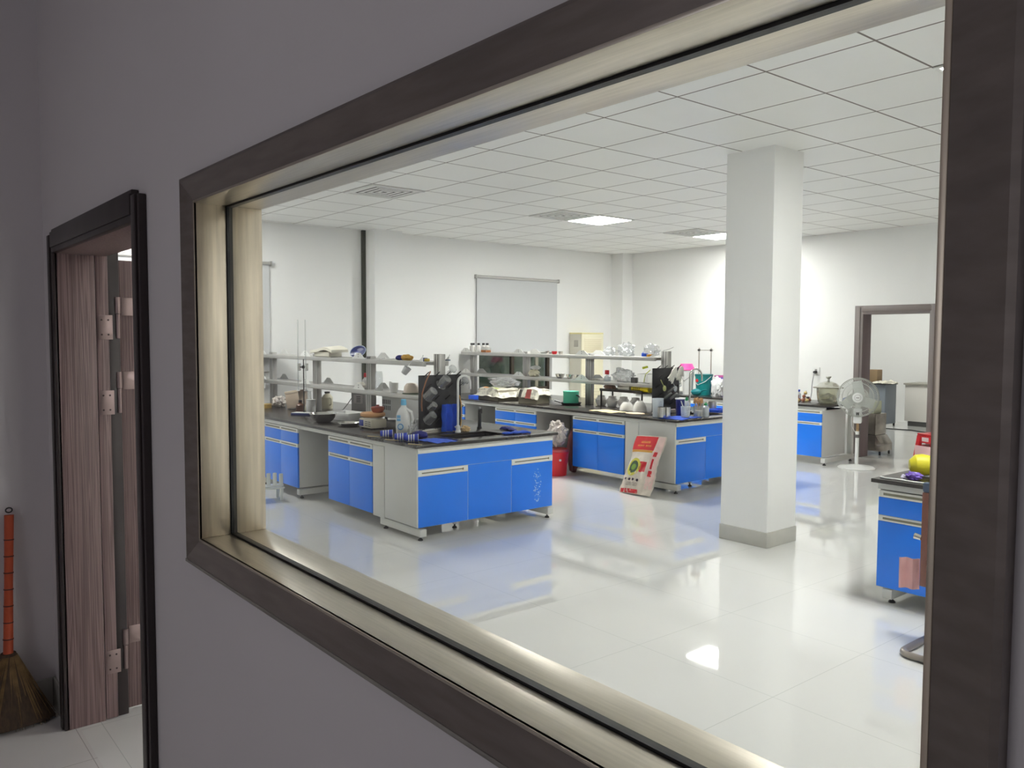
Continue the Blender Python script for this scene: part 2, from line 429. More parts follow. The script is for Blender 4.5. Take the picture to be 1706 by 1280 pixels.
# leaf swung open into the laboratory, hung on three hinges
LX = -3.695
leaf = MB().box(LX - .045, LX, 0.898, 1.30, 0.012, DZ - .01, 0.003).build('door_leaf', WOOD, door)
m = MB(); 
for z0, z1 in ((0.25, 0.85), (1.0, 1.72)): m.box(LX, LX + .006, 1.0, 1.21, z0, z1, 0.004)
m.build('raised_panel', WOOD, leaf)
HINGE = mat('pinkish_steel_hinge', S(150, 132, 130), 0.35, 0.7, var=0.05)
for z in (1.645, 1.335, 0.245):
    h = MB().box(DX0, DX0 + .0025, 0.808, 0.862, z - .05, z + .05, 0.001).build('hinge', HINGE, door)
    m = MB(); m.cyl((LX + .03, 0.885, z - .045), (LX + .03, 0.885, z + .055), 0.009); m.cyl((LX + .03, 0.885, z + .058), (LX + .03, 0.885, z + .125), 0.0115); m.build('knuckle', HINGE, h)
    MB().box(LX, LX + .0025, 0.906, 0.96, z + .05, z + .125, 0.001).build('hinge_plate', HINGE, h)
    m = MB()
    for dy in (.820, .845):
        for dz in (-.03, .03): m.cyl((DX0 + .002, dy, z + dz), (DX0 + .004, dy, z + dz), 0.004, seg=8)
    m.build('screw', mat('dark_screw', S(70, 58, 58), 0.4, 0.6), h)

# ------------------------------------------------------------------ ceiling lamps and vents
def diffuser(k): return mat('lamp_diffuser_%d' % round(k * 100), (1.0, 0.985, 0.95, 1), 0.5, emit=LAMP * k)   # strength scaled panel by panel to balance the hall's light
WHITE_METAL = mat('white_enamel', (0.82, 0.82, 0.80, 1), 0.35)
gx = lambda j: -2.017 - 0.606 * j
gy = lambda i: 3.908 + 0.606 * i
def panel_light(x, y, label, k=1.0):
    t = thing('ceiling_light', label, 'ceiling light', (x, y, ZC), 0, 'square panel lights in the ceiling')
    m = MB()
    for a in ((-.300, .300, -.300, -.275), (-.300, .300, .275, .300), (-.300, -.275, -.275, .275), (.275, .300, -.275, .275)): m.box(a[0], a[1], a[2], a[3], -.010, -.0005, 0.002)
    m.build('frame', WHITE_METAL, t)
    MB().box(-.275, .275, -.275, .275, -.007, -.002).build('diffuser', diffuser(k), t)
    return t
c = 0.303
L0 = panel_light(gx(9) + c, gy(5) + c, 'lit square ceiling panel fully in view beside an air vent', 1.45)
def more_light(x, y, label, k=1.0):
    t = again(L0, (x, y, ZC), 0, label)
    for ch in t.children:
        if ch.name.startswith('diffuser'): ch.data = ch.data.copy(); ch.data.materials[0] = diffuser(k)
    return t
more_light(gx(9) + c, gy(9) + c, 'lit square ceiling panel partly hidden behind the pillar top', .62)
more_light(gx(0) + c, gy(1) + c, 'lit square ceiling panel peeping out at the window frame near the camera', .78)
more_light(gx(-9) + c, gy(0) + c, 'added unseen ceiling panel lighting the hall from its far side', 1.2)  # added lamp out of view, placed to brighten the steel jamb
more_light(gx(12) + c, gy(-2) + c, 'added unseen ceiling panel over the aisle between window wall and front bench', .6)  # added lamp hidden from the camera, fills the left wall with light
more_light(-7.0, 13.85, 'lit ceiling panel in the room behind the open doorway', .6)
def vent(x, y, label):
    t = thing('ceiling_vent', label, 'air vent', (x, y, ZC), 0, 'square air vents in the ceiling')
    m = MB()
    for a in ((-.29, .29, -.29, -.262), (-.29, .29, .262, .29), (-.29, -.262, -.262, .262), (.262, .29, -.262, .262)): m.box(a[0], a[1], a[2], a[3], -.012, -.0005, 0.002)
    m.build('frame', WHITE_METAL, t)
    MB().box(-.262, .262, -.262, .262, -.003, -.001).build('backing', mat('duct_shade', (0.10, 0.10, 0.095, 1), 0.8), t)  # flat dark sheet stands for the shade between the louvres
    m = MB()
    for k in range(4):
        r1 = .25 - k * .062; r0 = r1 - .034
        for s_ in (1, -1):
            m.prism([(-r1, s_ * r1), (r1, s_ * r1), (r0, s_ * r0), (-r0, s_ * r0)], -.007, -.004)
            m.prism([(s_ * r1, -r1), (s_ * r1, r1), (s_ * r0, r0), (s_ * r0, -r0)], -.007, -.004)
    m.build('louvre', WHITE_METAL, t)
    return t
V0 = vent(gx(9) + c, gy(4) + c, 'square ceiling vent touching the lit panel that is fully in view')
again(V0, (gx(9) + c, gy(8) + c, ZC), 0, 'square ceiling vent beside the lit panel half hidden by the pillar')
again(V0, (gx(9) + c, gy(0) + c, ZC), 0, 'square ceiling vent above the front bench, close to the window head')

# ------------------------------------------------------------------ laboratory benches
BLUE = mat('blue_laminate', S(26, 122, 240), 0.32, var=0.03, scale=3)
GREY_LAM = mat('light_grey_laminate', (0.60, 0.60, 0.58, 1), 0.4, var=0.02)
WHITE_EDGE = mat('white_edge_band', (0.80, 0.80, 0.76, 1), 0.4)
SLOT = mat('olive_grey_recess', S(128, 126, 108), 0.5)
TOP = mat('black_resin_worktop', S(46, 42, 40), 0.22, var=0.25, scale=25, spec=0.6)
FRAME = mat('light_grey_steel_frame', (0.63, 0.63, 0.60, 1), 0.38)
BASIN = mat('black_sink', (0.02, 0.02, 0.022, 1), 0.3)
ALU = mat('anodised_aluminium', (0.50, 0.49, 0.47, 1), 0.38, 0.45, var=0.04)
DARKSLOT = mat('dark_groove', (0.08, 0.08, 0.08, 1), 0.6)
ZT, ZU = 0.765, 0.741

def pull(m_band, m_slot, w, z0, z1, y, x0=0.0, slot=(0.06, 0.92)):
    m_band.box(x0, x0 + w, y - .017, y, z0, z1, 0.0015)
    h = (z1 - z0)
    m_slot.box(x0 + w * slot[0], x0 + w * slot[1], y - .0178, y - .010, z0 + h * .30, z0 + h * .68)

def drawer_cabinet(x, y, w, label, depth=0.58, doors=2, rz=0.0, group='blue drawer cabinets under the benches'):
    """open box body; front faces local -y; local origin: left front floor corner"""
    t = thing('drawer_cabinet', label, 'cabinet', (x, y, 0), rz, group)
    m = MB(); z0, z1 = 0.107, 0.698
    m.box(0, .018, 0.018, depth, z0, z1, .001); m.box(w - .018, w, 0.018, depth, z0, z1, .001)
    m.box(.018, w - .018, 0.018, depth, z0, z0 + .018); m.box(.018, w - .018, depth - .01, depth, z0 + .018, z1)
    m.build('body', GREY_LAM, t)
    dw = w / doors
    for k in range(doors):
        a, b = k * dw + .0015, (k + 1) * dw - .0015
        for nm, zz0, zz1 in (('drawer', .655, .695), ('door', .510, .545)):
            p = MB().box(a, b, 0.0, .0175, (.547 if nm == 'drawer' else z0), zz0 - .001, 0.0015).build(nm, BLUE, t)
            mb, ms = MB(), MB(); pull(mb, ms, b - a, zz0, zz1, .0175, a, (0.05, 0.93) if k else (0.07, 0.95))
            h = mb.build('pull', WHITE_EDGE, p); ms.build('pull_recess', SLOT, p)
    return t

def leveller(f, x, y): MB().lathe([(.021, 0), (.021, .006), (.012, .016), (.007, .018), (.007, .0335)], x, y, 12).build('levelling_foot', RUBBER, f)

def chipped_blue(cy, cz):
    m = BLUE.copy(); m.name = 'chipped_blue_laminate'; nt = m.node_tree; L = nt.links.new; p = nt.nodes['Principled BSDF']
    old = p.inputs['Base Color'].links[0].from_socket
    tc = nt.nodes.new('ShaderNodeTexCoord'); mp = nt.nodes.new('ShaderNodeMapping')
    mp.inputs['Location'].default_value = (0, -cy / .05, -cz / .15); mp.inputs['Scale'].default_value = (0, 1 / .05, 1 / .15); L(tc.outputs['Object'], mp.inputs[0])
    ln = nt.nodes.new('ShaderNodeVectorMath'); ln.operation = 'LENGTH'; L(mp.outputs[0], ln.inputs[0])
    v = nt.nodes.new('ShaderNodeTexVoronoi'); v.inputs['Scale'].default_value = 75.0; L(tc.outputs['Object'], v.inputs['Vector'])
    n = nt.nodes.new('ShaderNodeTexNoise'); n.inputs['Scale'].default_value = 38.0; L(tc.outputs['Object'], n.inputs['Vector'])
    def M_(op, a, b):
        q_ = nt.nodes.new('ShaderNodeMath'); q_.operation = op
        for k, w in enumerate((a, b)):
            if isinstance(w, float): q_.inputs[k].default_value = w
            else: L(w, q_.inputs[k])
        return q_.outputs[0]
    f = M_('MULTIPLY', M_('MULTIPLY', M_('LESS_THAN', ln.outputs['Value'], 1.0), M_('LESS_THAN', v.outputs['Distance'], 0.38)), M_('GREATER_THAN', n.outputs['Fac'], 0.47))
    mx = nt.nodes.new('ShaderNodeMix'); mx.data_type = 'RGBA'; L(f, mx.inputs[0]); L(old, mx.inputs[6]); mx.inputs[7].default_value = S(196, 216, 242); L(mx.outputs[2], p.inputs['Base Color'])
    return m

def bench(y0, side, names, cabs, xl=-9.95, xr=-5.34, depth=1.49):
    """island bench along x; cabinets face -y; sink cabinet closes the +x end"""
    yc = y0 + depth / 2
    hx0, hx1, hy0, hy1 = -5.835, -5.51, yc + names[4], yc + .30
    t = thing('worktop', names[0], 'worktop', (0, 0, 0))
    m = MB()
    m.box(xl, hx0, y0, y0 + depth, ZU, ZT, .003); m.box(hx1, xr, y0, y0 + depth, ZU, ZT, .003)
    m.box(hx0 - .001, hx1 + .001, y0, hy0, ZU, ZT, .003); m.box(hx0 - .001, hx1 + .001, hy1, y0 + depth, ZU, ZT, .003)
    m.build('slab', TOP, t)
    m = MB(); th = .006
    m.box(hx0 - th, hx0 + .001, hy0 - th, hy1 + th, .52, ZU - .0005); m.box(hx1 - .001, hx1 + th, hy0 - th, hy1 + th, .52, ZU - .0005)
    m.box(hx0, hx1, hy0 - th, hy0 + .001, .52, ZU - .0005); m.box(hx0, hx1, hy1 - .001, hy1 + th, .52, ZU - .0005); m.box(hx0 - th, hx1 + th, hy0 - th, hy1 + th, .512, .52)
    m.build('sink_basin', BASIN, t)
    # steel under-frame: apron rail, C legs, floor bars, levelling feet
    f = thing('bench_frame', names[1], 'bench frame', (0, 0, 0))
    m = MB()
    m.box(xl + .01, -5.88, y0 + .035, y0 + .07, .700, ZU - .001, .002); m.box(xl + .01, -5.88, y0 + depth - .07, y0 + depth - .035, .700, ZU - .001, .002)
    m.build('apron_rail', FRAME, f)
    for (xa, ya) in ((-5.93, y0 + .045), (-5.93, y0 + depth - .105)):
        m = MB(); m.box(xa - .143, xa + .045, ya - .012, ya + .06, .095, .699, .003); m.box(xa - .045, -5.355, ya, ya + .06, .034, .0945, .004)
        m.build('leg', FRAME, f)
        leveller(f, xa, ya + .03); leveller(f, -5.40, ya + .03)
    for xb in names[3]:
        m = MB(); m.box(xb - .06, xb, y0 + .04, y0 + depth - .04, .034, .094, .004); m.build('floor_bar', FRAME, f)
        leveller(f, xb - .03, y0 + .08); leveller(f, xb - .03, y0 + depth - .08)
    m = MB(); m.box(-5.60, -5.575, yc - .22, yc - .195, .034, .106); m.build('centre_foot', FRAME, f); leveller(f, -5.5875, yc - .2075)
    m = MB(); m.box(xl + .03, -6.1, yc - .01, yc + .01, .107, .739); m.build('centre_panel', GREY_LAM, f)
    # sink cabinet at the end
    s = thing('sink_cabinet', names[2], 'cabinet', (0, 0, 0))
    ya, yb_, X = y0 + .035, y0 + depth - .04, -5.37
    m = MB()
    m.box(-5.88, X - .018, ya, ya + .018, .107, .739, .001); m.box(-5.88, X - .018, yb_ - .018, yb_, .107, .739, .001)
    m.box(-5.88, X - .018, ya + .018, yb_ - .018, .107, .125); m.box(-5.88, -5.868, ya + .018, yb_ - .018, .125, .50)
    m.build('body', GREY_LAM, s)
    m = MB(); m.box(X - .0175, X + .002, ya, yb_, .695, .722, .0015)
    m.build('edge_band', WHITE_EDGE, s)
    e1, e2 = ya + (yb_ - ya) * .342, ya + (yb_ - ya) * .668
    m = MB(); m.box(X - .0175, X, ya + .001, yb_ - .001, .565, .694, .001); m.build('front_panel', BLUE, s)
    m = MB(); m.box(X - .019, X - .003, ya, yb_, .107, .735); m.build('edge_backing', WHITE_EDGE, s)
    for k, (a, b) in enumerate(((ya, e1), (e1, e2), (e2, yb_))):
        zt = .512 if k != 1 else .5625
        p = MB().box(X - .0175, X, a + .002, b - .002, .108, zt, .001).build('door', BLUE, s)
        if k != 1:
            MB().box(X - .0175, X + .003, a + .002, b - .002, .515, .5625, .0015).build('pull', WHITE_EDGE, p)
            m = MB(); w = b - a; m.box(X - .005, X + .0038, a + w * .07, a + w * .88, .534, .544); m.build('pull_recess', SLOT, p)
            MB().box(X, X + .0045, a + w * .88, a + w * .905, .530, .547).build('pull_stop', mat('brass_brown', S(120, 100, 60), 0.4), p)
    if y0 < 4: p.data.materials[0] = chipped_blue(e2 + .29, .31)     # chipped laminate on the door nearest the red bucket
    for args in cabs: drawer_cabinet(args[0], y0 + .03, args[1], args[2])
    return yc

YB1, YB2 = 3.41, 6.53
Y1 = bench(YB1, -1, ('black worktop of the front bench, its sink beside the black drying board', 'light grey steel underframe of the front bench, close to the window', 'blue three-door sink cabinet ending the front bench, white scratches on one door', (-7.54, -8.44), -.24),
           ((-6.89, .81, 'blue two-door cabinet of the front bench, between knee space and grey end panel'), (-8.36, .81, 'blue two-door cabinet of the front bench, behind the small white chair'), (-9.86, .81, 'blue two-door cabinet at the wall end of the front bench')))
Y2 = bench(YB2, -1, ('black worktop of the middle bench, loaded with newspaper-covered cartons and white bowls', 'light grey steel underframe of the middle bench', 'blue sink cabinet closing the middle bench, beside the pillar', (-7.54, -8.44), -.10),
           ((-6.90, .81, 'blue two-door cabinet of the middle bench, between red bucket and rice sack'), (-8.37, .81, 'blue two-door cabinet of the middle bench, below the cartons'), (-9.86, .81, 'blue two-door cabinet at the wall end of the middle bench')))

# reagent racks on the two islands
def rack(yc, label):
    t = thing('reagent_rack', label, 'shelf rack', (0, yc, ZT))
    posts = (-6.115, -7.35, -8.58, -9.80)
    for k, x in enumerate(posts):
        top = .69 if k == 0 else .645
        p = MB().box(x - .05, x + .05, -.03, .03, .0005, top, .003).build('post', ALU, t)
        m = MB()
        for dx in (-.018, .018): m.box(x + dx - .004, x + dx + .004, -.0308, -.028, .002, top - .002)
        m.build('groove', DARKSLOT, p)
    for zc_ in (1.075 - ZT, 1.385 - ZT):
        s = MB()
        s.box(-9.93, -6.17, -.14, -.105, zc_ - .042, zc_, .003); s.box(-9.93, -6.17, .105, .14, zc_ - .042, zc_, .003); s.box(-9.93, -6.17, -.106, .106, zc_ - .012, zc_ - .003)
        sh = s.build('shelf', ALU, t)
        for x in posts:
            for sy in (-1, 1):
                m = MB()
                y0_, y1_ = sorted((sy * .145, sy * .1405))
                e = -6.168 if x > -6.2 else 9
                m.prism([(x - .13, zc_ + .001), (min(x + .13, e), zc_ + .001), (min(x + .06, e), zc_ + .045), (min(x + .04, e), zc_ + .06), (x - .04, zc_ + .06), (x - .06, zc_ + .045)], y0_, y1_, axis='y')
                m.build('bracket', WHITE_METAL, sh)
            if x < -6.2:
                m = MB()
                for z in (.022, .045): m.cyl((x, -.1455, zc_ + z), (x, -.1475, zc_ + z), .006, seg=8)
                m.build('bolt', DARKSLOT, sh)
    return t
rack(Y1, 'two-tier aluminium reagent rack standing on the front bench')
rack(Y2, 'two-tier aluminium reagent rack standing on the middle bench')
#ITEMS#

# ------------------------------------------------------------------ windows of the laboratory, blinds, outside greenery
BRONZE = mat('bronze_window_frame', S(70, 62, 52), 0.4, 0.3)
PANE = film('outside_window_glass', (0.80, 0.84, 0.80, 1), 0.05, 0.85)
BLINDF = mat('pale_grey_blind_fabric', (0.60, 0.61, 0.62, 1), 0.85, var=0.02, scale=40)
def lab_window(name, y0, y1, z0, z1):
    w = bpy.data.objects.new(name, None); COL.objects.link(w); structure(w)
    xa, xb = XL - .12, XL - .06
    m = MB()
    for a in ((y0, y0 + .05, z0, z1), (y1 - .05, y1, z0, z1), (y0 + .05, y1 - .05, z0, z0 + .05), (y0 + .05, y1 - .05, z1 - .05, z1)): m.box(xa, xb, a[0], a[1], a[2], a[3], .003)
    m.build('window_frame', BRONZE, w)
    ym = (y0 + y1) / 2 - .06
    MB().box(xa + .005, xb - .005, ym, ym + .06, z0 + .05, z1 - .05, .003).build('mullion', BRONZE, w)
    MB().box(xa + .01, xb - .02, ym + .52, ym + .58, z0 + .05, z1 - .05, .003).build('sash_stile', mat('cream_sash', S(150, 146, 130), 0.5), w)
    MB().box(xa + .028, xa + .032, y0 + .05, y1 - .05, z0 + .05, z1 - .05).build('pane', PANE, w)
    return w
lab_window('window_2', 7.50, 9.0, 0.75, 2.40)
lab_window('window_3', 2.2, 4.12, 0.95, 2.40)
def blind(y0, y1, z0, z1, label):
    t = thing('roller_blind', label, 'blind', (XL, (y0 + y1) / 2, z0), 0, 'roller blinds on the side wall')
    h, w = z1 - z0, (y1 - y0) / 2
    MB().box(.022, .024, -w + .02, w - .02, .02, h).build('fabric', BLINDF, t)
    m = MB(); m.cyl((.03, -w + .01, h + .02), (.03, w - .01, h + .02), .022); m.build('roller', ALU, t)
    m = MB(); m.cyl((.023, -w + .02, .012), (.023, w - .02, .012), .011, seg=10); m.build('bottom_bar', ALU, t)
    for s_ in (-1, 1):
        MB().box(.0005, .055, s_ * (w + .005) - .008, s_ * (w + .005) + .008, h - .01, h + .05, .003).build('bracket', ALU, t)
    MB().tube([(.035, -w + .004, h), (.036, -w + .004, h * .5), (.035, -w + .004, .02)], .004, 6).build('chain', mat('dark_bead_chain', S(90, 90, 88), 0.5), t)
blind(7.42, 9.10, 1.35, 2.50, 'pale grey roller blind lowered over the window behind the middle bench')
blind(2.15, 4.20, 1.15, 2.50, 'pale grey roller blind edge beside the steel window jamb, above the front bench')
LEAF = mat('dark_outdoor_leaves', S(150, 164, 136), 0.6, var=0.4, scale=5)
m = MB(); rnd = random.Random(4)
for k in range(26): m.blob((-13.2 + rnd.uniform(-.5, .5), 5.5 + k * .26, rnd.uniform(.6, 1.7)), (.5, .5, .6), .5, 6, k, 2)
tag(m.build('hedge', LEAF), 'dark green hedge seen through the low part of the window', 'hedge')
structure(MB().box(-16, XL - .25, 0, 14, -.1, 0.0).build('ground', mat('outdoor_soil', S(60, 58, 50), 0.9, var=.2)))
structure(MB().box(-14.4, -14.2, 2, 14, 0, 3.2).build('wall_garden', mat('dark_garden_wall', S(84, 84, 78), 0.9, var=.1)))

# ------------------------------------------------------------------ doorway in the back wall
door2 = bpy.data.objects.new('door_2', None); COL.objects.link(door2); structure(door2)
GREYWOOD = mat('grey_brown_door_trim', S(126, 116, 114), 0.45, var=.08, scale=10, stretch=(1, 1, .1))
for a in ((BDX0 - .115, BDX0, 0, BDZ + .115), (BDX1, BDX1 + .115, 0, BDZ + .115)):
    m = MB(); m.box(a[0], a[1], YB - .018, YB, a[2], a[3], .003); m.box(a[0] + .02, a[1] - .035, YB - .028, YB - .017, a[2], a[3] - .02, .004); m.build('casing', GREYWOOD, door2)
m = MB(); m.box(BDX0, BDX1, YB - .018, YB, BDZ, BDZ + .115, .003); m.box(BDX0 - .02, BDX1 + .02, YB - .028, YB - .0185, BDZ + .035, BDZ + .095, .004); m.build('casing', GREYWOOD, door2)
PURPW = mat('purple_grey_jamb', S(122, 104, 106), 0.45, var=.1, scale=10, stretch=(1, 1, .1))
MB().box(BDX0 - .01, BDX0, YB - .002, YB + .21, 0, BDZ, .001).build('jamb', PURPW, door2)
MB().box(BDX1, BDX1 + .01, YB - .002, YB + .21, 0, BDZ, .001).build('jamb', PURPW, door2)
MB().box(BDX0 - .01, BDX1 + .01, YB - .002, YB + .21, BDZ, BDZ + .009, .001).build('head_jamb', PURPW, door2)
# casing of door_1 on the laboratory side closes the gap at the hinges
m = MB(); m.box(DX0 - .09, DX0 - .011, YF1 + .0005, .893, 0, DZ + .08, .004); m.build('casing', WOOD_DARK, door)
m = MB(); m.box(DX1 + .011, DX1 + .09, YF1 + .0005, .893, 0, DZ + .08, .004); m.build('casing', WOOD_DARK, door)

def one(name, label, cat, mb, mtl, loc=(0, 0, 0), rz=0.0, group=None, rx=0.0, ry=0.0):
    o = mb.build(name, mtl); tag(o, label, cat, group); return place(o, loc, rz, rx, ry)
WHITE_PL = mat('white_plastic', (0.80, 0.80, 0.79, 1), 0.35)
CREAM_PL = mat('cream_plastic', S(226, 220, 196), 0.4)
BLACK_PL = mat('black_plastic', (0.015, 0.015, 0.016, 1), 0.4)
GREY_PL = mat('grey_plastic', S(150, 148, 146), 0.45)
CLEAR = film('clear_plastic_bag', (0.90, 0.91, 0.92, 1), 0.10, 0.8, 0.12, 2.2, 0.22)
CLEARG = film('clear_glassware', (0.93, 0.95, 0.95, 1), 0.12, 0.8, 0.05, 2.0, 0.12)
MILKY = film('milky_plastic', (0.86, 0.90, 0.94, 1), 0.06, 0.5, 0.15, 2.5, 0.55)
CHROME = mat('polished_steel', (0.66, 0.65, 0.62, 1), 0.16, 1.0)
DULL = mat('dull_steel_pot', (0.55, 0.52, 0.47, 1), 0.3, 1.0, var=.1)
NAVY = mat('navy_cloth', S(28, 34, 120), 0.8, var=.15, scale=30)
ROYAL = mat('royal_blue_cloth', S(36, 84, 200), 0.8, var=.12, scale=25)
BLUEB = mat('bright_blue_plastic', S(40, 90, 215), 0.45)
PORC = mat('white_porcelain', (0.80, 0.78, 0.75, 1), 0.18, var=.02)
PAPER = mat('off_white_paper', S(236, 232, 222), 0.8, var=.03)
KRAFT = mat('kraft_paper', S(226, 206, 160), 0.8, var=.06, scale=12)
SLATEB = mat('black_drying_board', S(38, 38, 42), 0.45, var=.1)
YEL = mat('yellow_plastic', S(236, 214, 30), 0.4, var=.05)
RED = mat('red_plastic', S(206, 26, 38), 0.4, var=.04)
TEAL = mat('teal_plastic', S(18, 138, 140), 0.35)
PINK = mat('pink_plastic', S(236, 70, 150), 0.4)
PURPLE = mat('lilac_plastic', S(146, 120, 210), 0.4)
MINT = mat('mint_enamel', S(92, 202, 168), 0.35)
BROWN = mat('brown_clay', S(150, 78, 56), 0.6, var=.1)
ZT1 = ZT + .0005

# ------------------------------------------------------------------ corridor: broom
t = thing('broom', 'straw broom with an orange-red handle leaning in the corridor corner', 'broom', (-3.80, 0.40, 0), 0)
HANDLE = mat('orange_red_handle', S(178, 70, 34), 0.5, var=.08, scale=20)
top, neck = Vector((-.125, .11, .865)), Vector((-.075, .085, .30))
m = MB(); m.tube([neck - Vector((-.01, 0, .06)), neck, neck.lerp(top, .5), top], [.030, .019, .0165, .018], 14); m.build('handle', HANDLE, t)
m = MB()
for k in range(7):
    p = neck.lerp(top, .10 + k * .12); d = (top - neck).normalized() * .0025
    m.cyl(p - d, p + d, .0185 if k else .02, seg=14)
m.build('binding_ring', mat('dark_binding', S(70, 30, 20), 0.7), t)
m = MB(); lp = [top + Vector((0, .0, .0)) + Vector((0, .012 * math.sin(a), .010 + .010 * (1 - math.cos(a)))) for a in [k * math.pi / 5 for k in range(10)]]
m.tube(lp, .003, 6, closed=True); m.build('hanging_loop', RUBBER, t)
m = MB(); n_ = 26
def fan(s_):
    ring = []
    for k in range(24):
        a = 2 * math.pi * k / 24
        wy = .028 + .175 * s_ ** 1.15; wx = .028 + .028 * s_
        ring.append((neck.x + .055 * s_ + wx * math.cos(a), neck.y - .045 * s_ + wy * math.sin(a), .30 - .285 * s_))
    return ring
m.loft([fan(i / 9) for i in range(10)]); m.build('straw_core', mat('dark_straw', S(66, 50, 36), 0.8, var=.35, scale=40, stretch=(3, 3, .2)), t)
m = MB(); rnd = random.Random(7)
for k in range(170):
    a = rnd.uniform(0, 2 * math.pi); s1 = rnd.uniform(.9, 1.03); r_ = rnd.uniform(.8, 1.0)
    wy0, wx0 = .03, .030; wy1, wx1 = .205 * r_, .058 * r_
    p0 = (neck.x + wx0 * math.cos(a), neck.y + wy0 * math.sin(a), .29)
    p1 = (neck.x + .055 * .5 + (wx0 + wx1) / 2 * 1.05 * math.cos(a), neck.y - .022 + (wy0 + wy1) / 2 * math.sin(a), .15)
    p2 = (neck.x + .055 + wx1 * math.cos(a), min(neck.y - .045 + wy1 * math.sin(a), .245), max(.30 - .297 * s1, .002))
    m.tube([p0, p1, p2], [.003, .0025, .001], 4)
m.build('bristles', mat('straw_bristle', S(108, 84, 52), 0.8, var=.35, scale=30), t)
m = MB()
for k in range(4): m.lathe([(.034, 0), (.036, .005), (.034, .010)], neck.x + .004 * k, neck.y, 16, M=T(0, 0, .262 - .016 * k))
m.build('neck_wrap', HANDLE, t)

# ------------------------------------------------------------------ bench along the back wall and the side bench
t = thing('worktop', 'black worktop of the bench along the back wall, under the glass casserole', 'worktop', (0, 0, 0))
MB().box(-8.6, -5.39, 9.46, 10.27, ZU, ZT, .003).build('slab', TOP, t)
f = thing('bench_frame', 'light grey steel underframe of the bench along the back wall', 'bench frame', (0, 0, 0))
m = MB(); m.box(-8.58, -5.42, 9.495, 9.53, .700, ZU - .001, .002); m.build('apron_rail', FRAME, f)
MB().box(-5.475, -5.415, 10.16, 10.22, .095, .699, .003).build('leg', FRAME, f)
MB().box(-5.475, -5.415, 9.52, 10.24, .034, .0945, .004).build('floor_bar', FRAME, f)
MB().box(-8.5, -8.44, 9.52, 10.24, .034, .0945, .004).build('floor_bar', FRAME, f)
for x in (-5.445, -8.47):
    for y in (9.56, 10.2): leveller(f, x, y)
for k, lb in enumerate(('blue two-door cabinet of the back-wall bench, under the glass casserole', 'blue two-door cabinet of the back-wall bench, hidden behind the pillar', 'blue two-door cabinet of the back-wall bench, behind the middle bench sink')):
    drawer_cabinet(-6.27 - k * .815, 9.50, .81, lb)
t = thing('worktop', 'black worktop of the side bench with the yellow pomelo on it', 'worktop', (0, 0, 0))
MB().box(-2.425, 1.2, 4.795, 6.20, ZU, ZT, .003).build('slab', TOP, t)
f = thing('bench_frame', 'light grey steel underframe of the side bench', 'bench frame', (0, 0, 0))
m = MB(); m.box(-2.40, 1.18, 4.835, 4.87, .700, ZU - .001, .002); m.build('apron_rail', FRAME, f)
for x in (-2.36, 1.1):
    MB().box(x, x + .06, 4.845, 6.15, .034, .0945, .004).build('floor_bar', FRAME, f)
    for y in (4.91, 6.1): leveller(f, x + .03, y)
for k, lb in enumerate(('blue cabinet of the side bench, behind the brown chair back', 'blue cabinet of the side bench, out past the window frame')):
    drawer_cabinet(-2.39 + k * .815, 4.825, .81, lb)

# ------------------------------------------------------------------ drying boards with pegs
def drying_board(x, y0, y1, z0, z1, label, cols=4, rows=5):
    t = thing('drying_board', label, 'drying board', (x, (y0 + y1) / 2, ZT1))
    w = (y1 - y0) / 2; a, b = z0 - ZT1, z1 - ZT1
    MB().box(-.012, .0, -w, w, a, b, .002).build('board', SLATEB, t)
    m = MB(); m.box(-.012, .047, -w + .003, w - .003, 0, .012, .002); m.box(.041, .047, -w + .003, w - .003, .012, .03, .001); m.build('drip_tray', DULL, t)
    for s_ in (-1, 1): MB().box(-.011, -.001, s_ * (w - .05) - .01, s_ * (w - .05) + .01, .012, a, .001).build('support', SLATEB, t)
    spots = []
    for r in range(rows):
        for c_ in range(cols):
            y = -w + .055 + (2 * w - .11) * c_ / (cols - 1) + (.03 if r % 2 else 0); z = b - .012 - r * (b - a - .06) / (rows - 1)
            if abs(y) > w - .01: continue
            MB().cyl((.0, y, z), (.055, y + .012, z + .042), .006, .0045, 8).build('peg', BLACK_PL, t); spots.append((y, z))
    return t, spots
_, SP = drying_board(-6.02, 3.875, 4.325, .80, 1.272, 'black peg board hung with flasks at the end of the front bench')
drying_board(-6.02, 6.94, 7.40, .80, 1.268, 'black peg board with white gloves at the end of the middle bench', 4, 5)

# things hanging on the first board
def vessel(kind, label, y, z, r=.043, h=.11):
    t = thing('glass_beaker' if kind == 'beaker' else 'glass_flask', label, kind, (-5.985, y, z), 0, 'glassware drying on the black board')
    if kind == 'beaker': prof = [(r * 1.06, 0), (r, .004), (r, h - .008), (r * .9, h), (0, h)]
    else: prof = [(r * .45, 0), (r * .42, .03), (r * .5, .045), (r, h - .03), (r * .95, h - .008), (r * .7, h), (0, h)]
    M = RZ(rad(12)) @ RY(rad(52))
    m = MB(); m.lathe(prof, seg=20, M=M, cap=False); m.build('body', CLEARG, t)
    m = MB(); m.lathe([(prof[0][0], 0), (prof[0][0] + .003, .002), (prof[0][0], .004)], seg=20, M=M, cap=False); m.build('rim', CLEARG, t)
    return t
def on_peg(k): y, z = SP[k]; return y + 4.10 + .008, z + ZT1 + .027
vessel('beaker', 'clear glass beaker hanging second from the top, beside the brown tube', *on_peg(5), .044, .10)
vessel('flask', 'short clear flask on the topmost peg row, over the upper edge of the flask board', *on_peg(2), .038, .085)
vessel('beaker', 'smallest clear beaker on the flask board, directly above the lowest beaker', *on_peg(12), .034, .07)
vessel('beaker', 'clear glass beaker hanging in the middle height of the flask board', *on_peg(8), .044, .10)
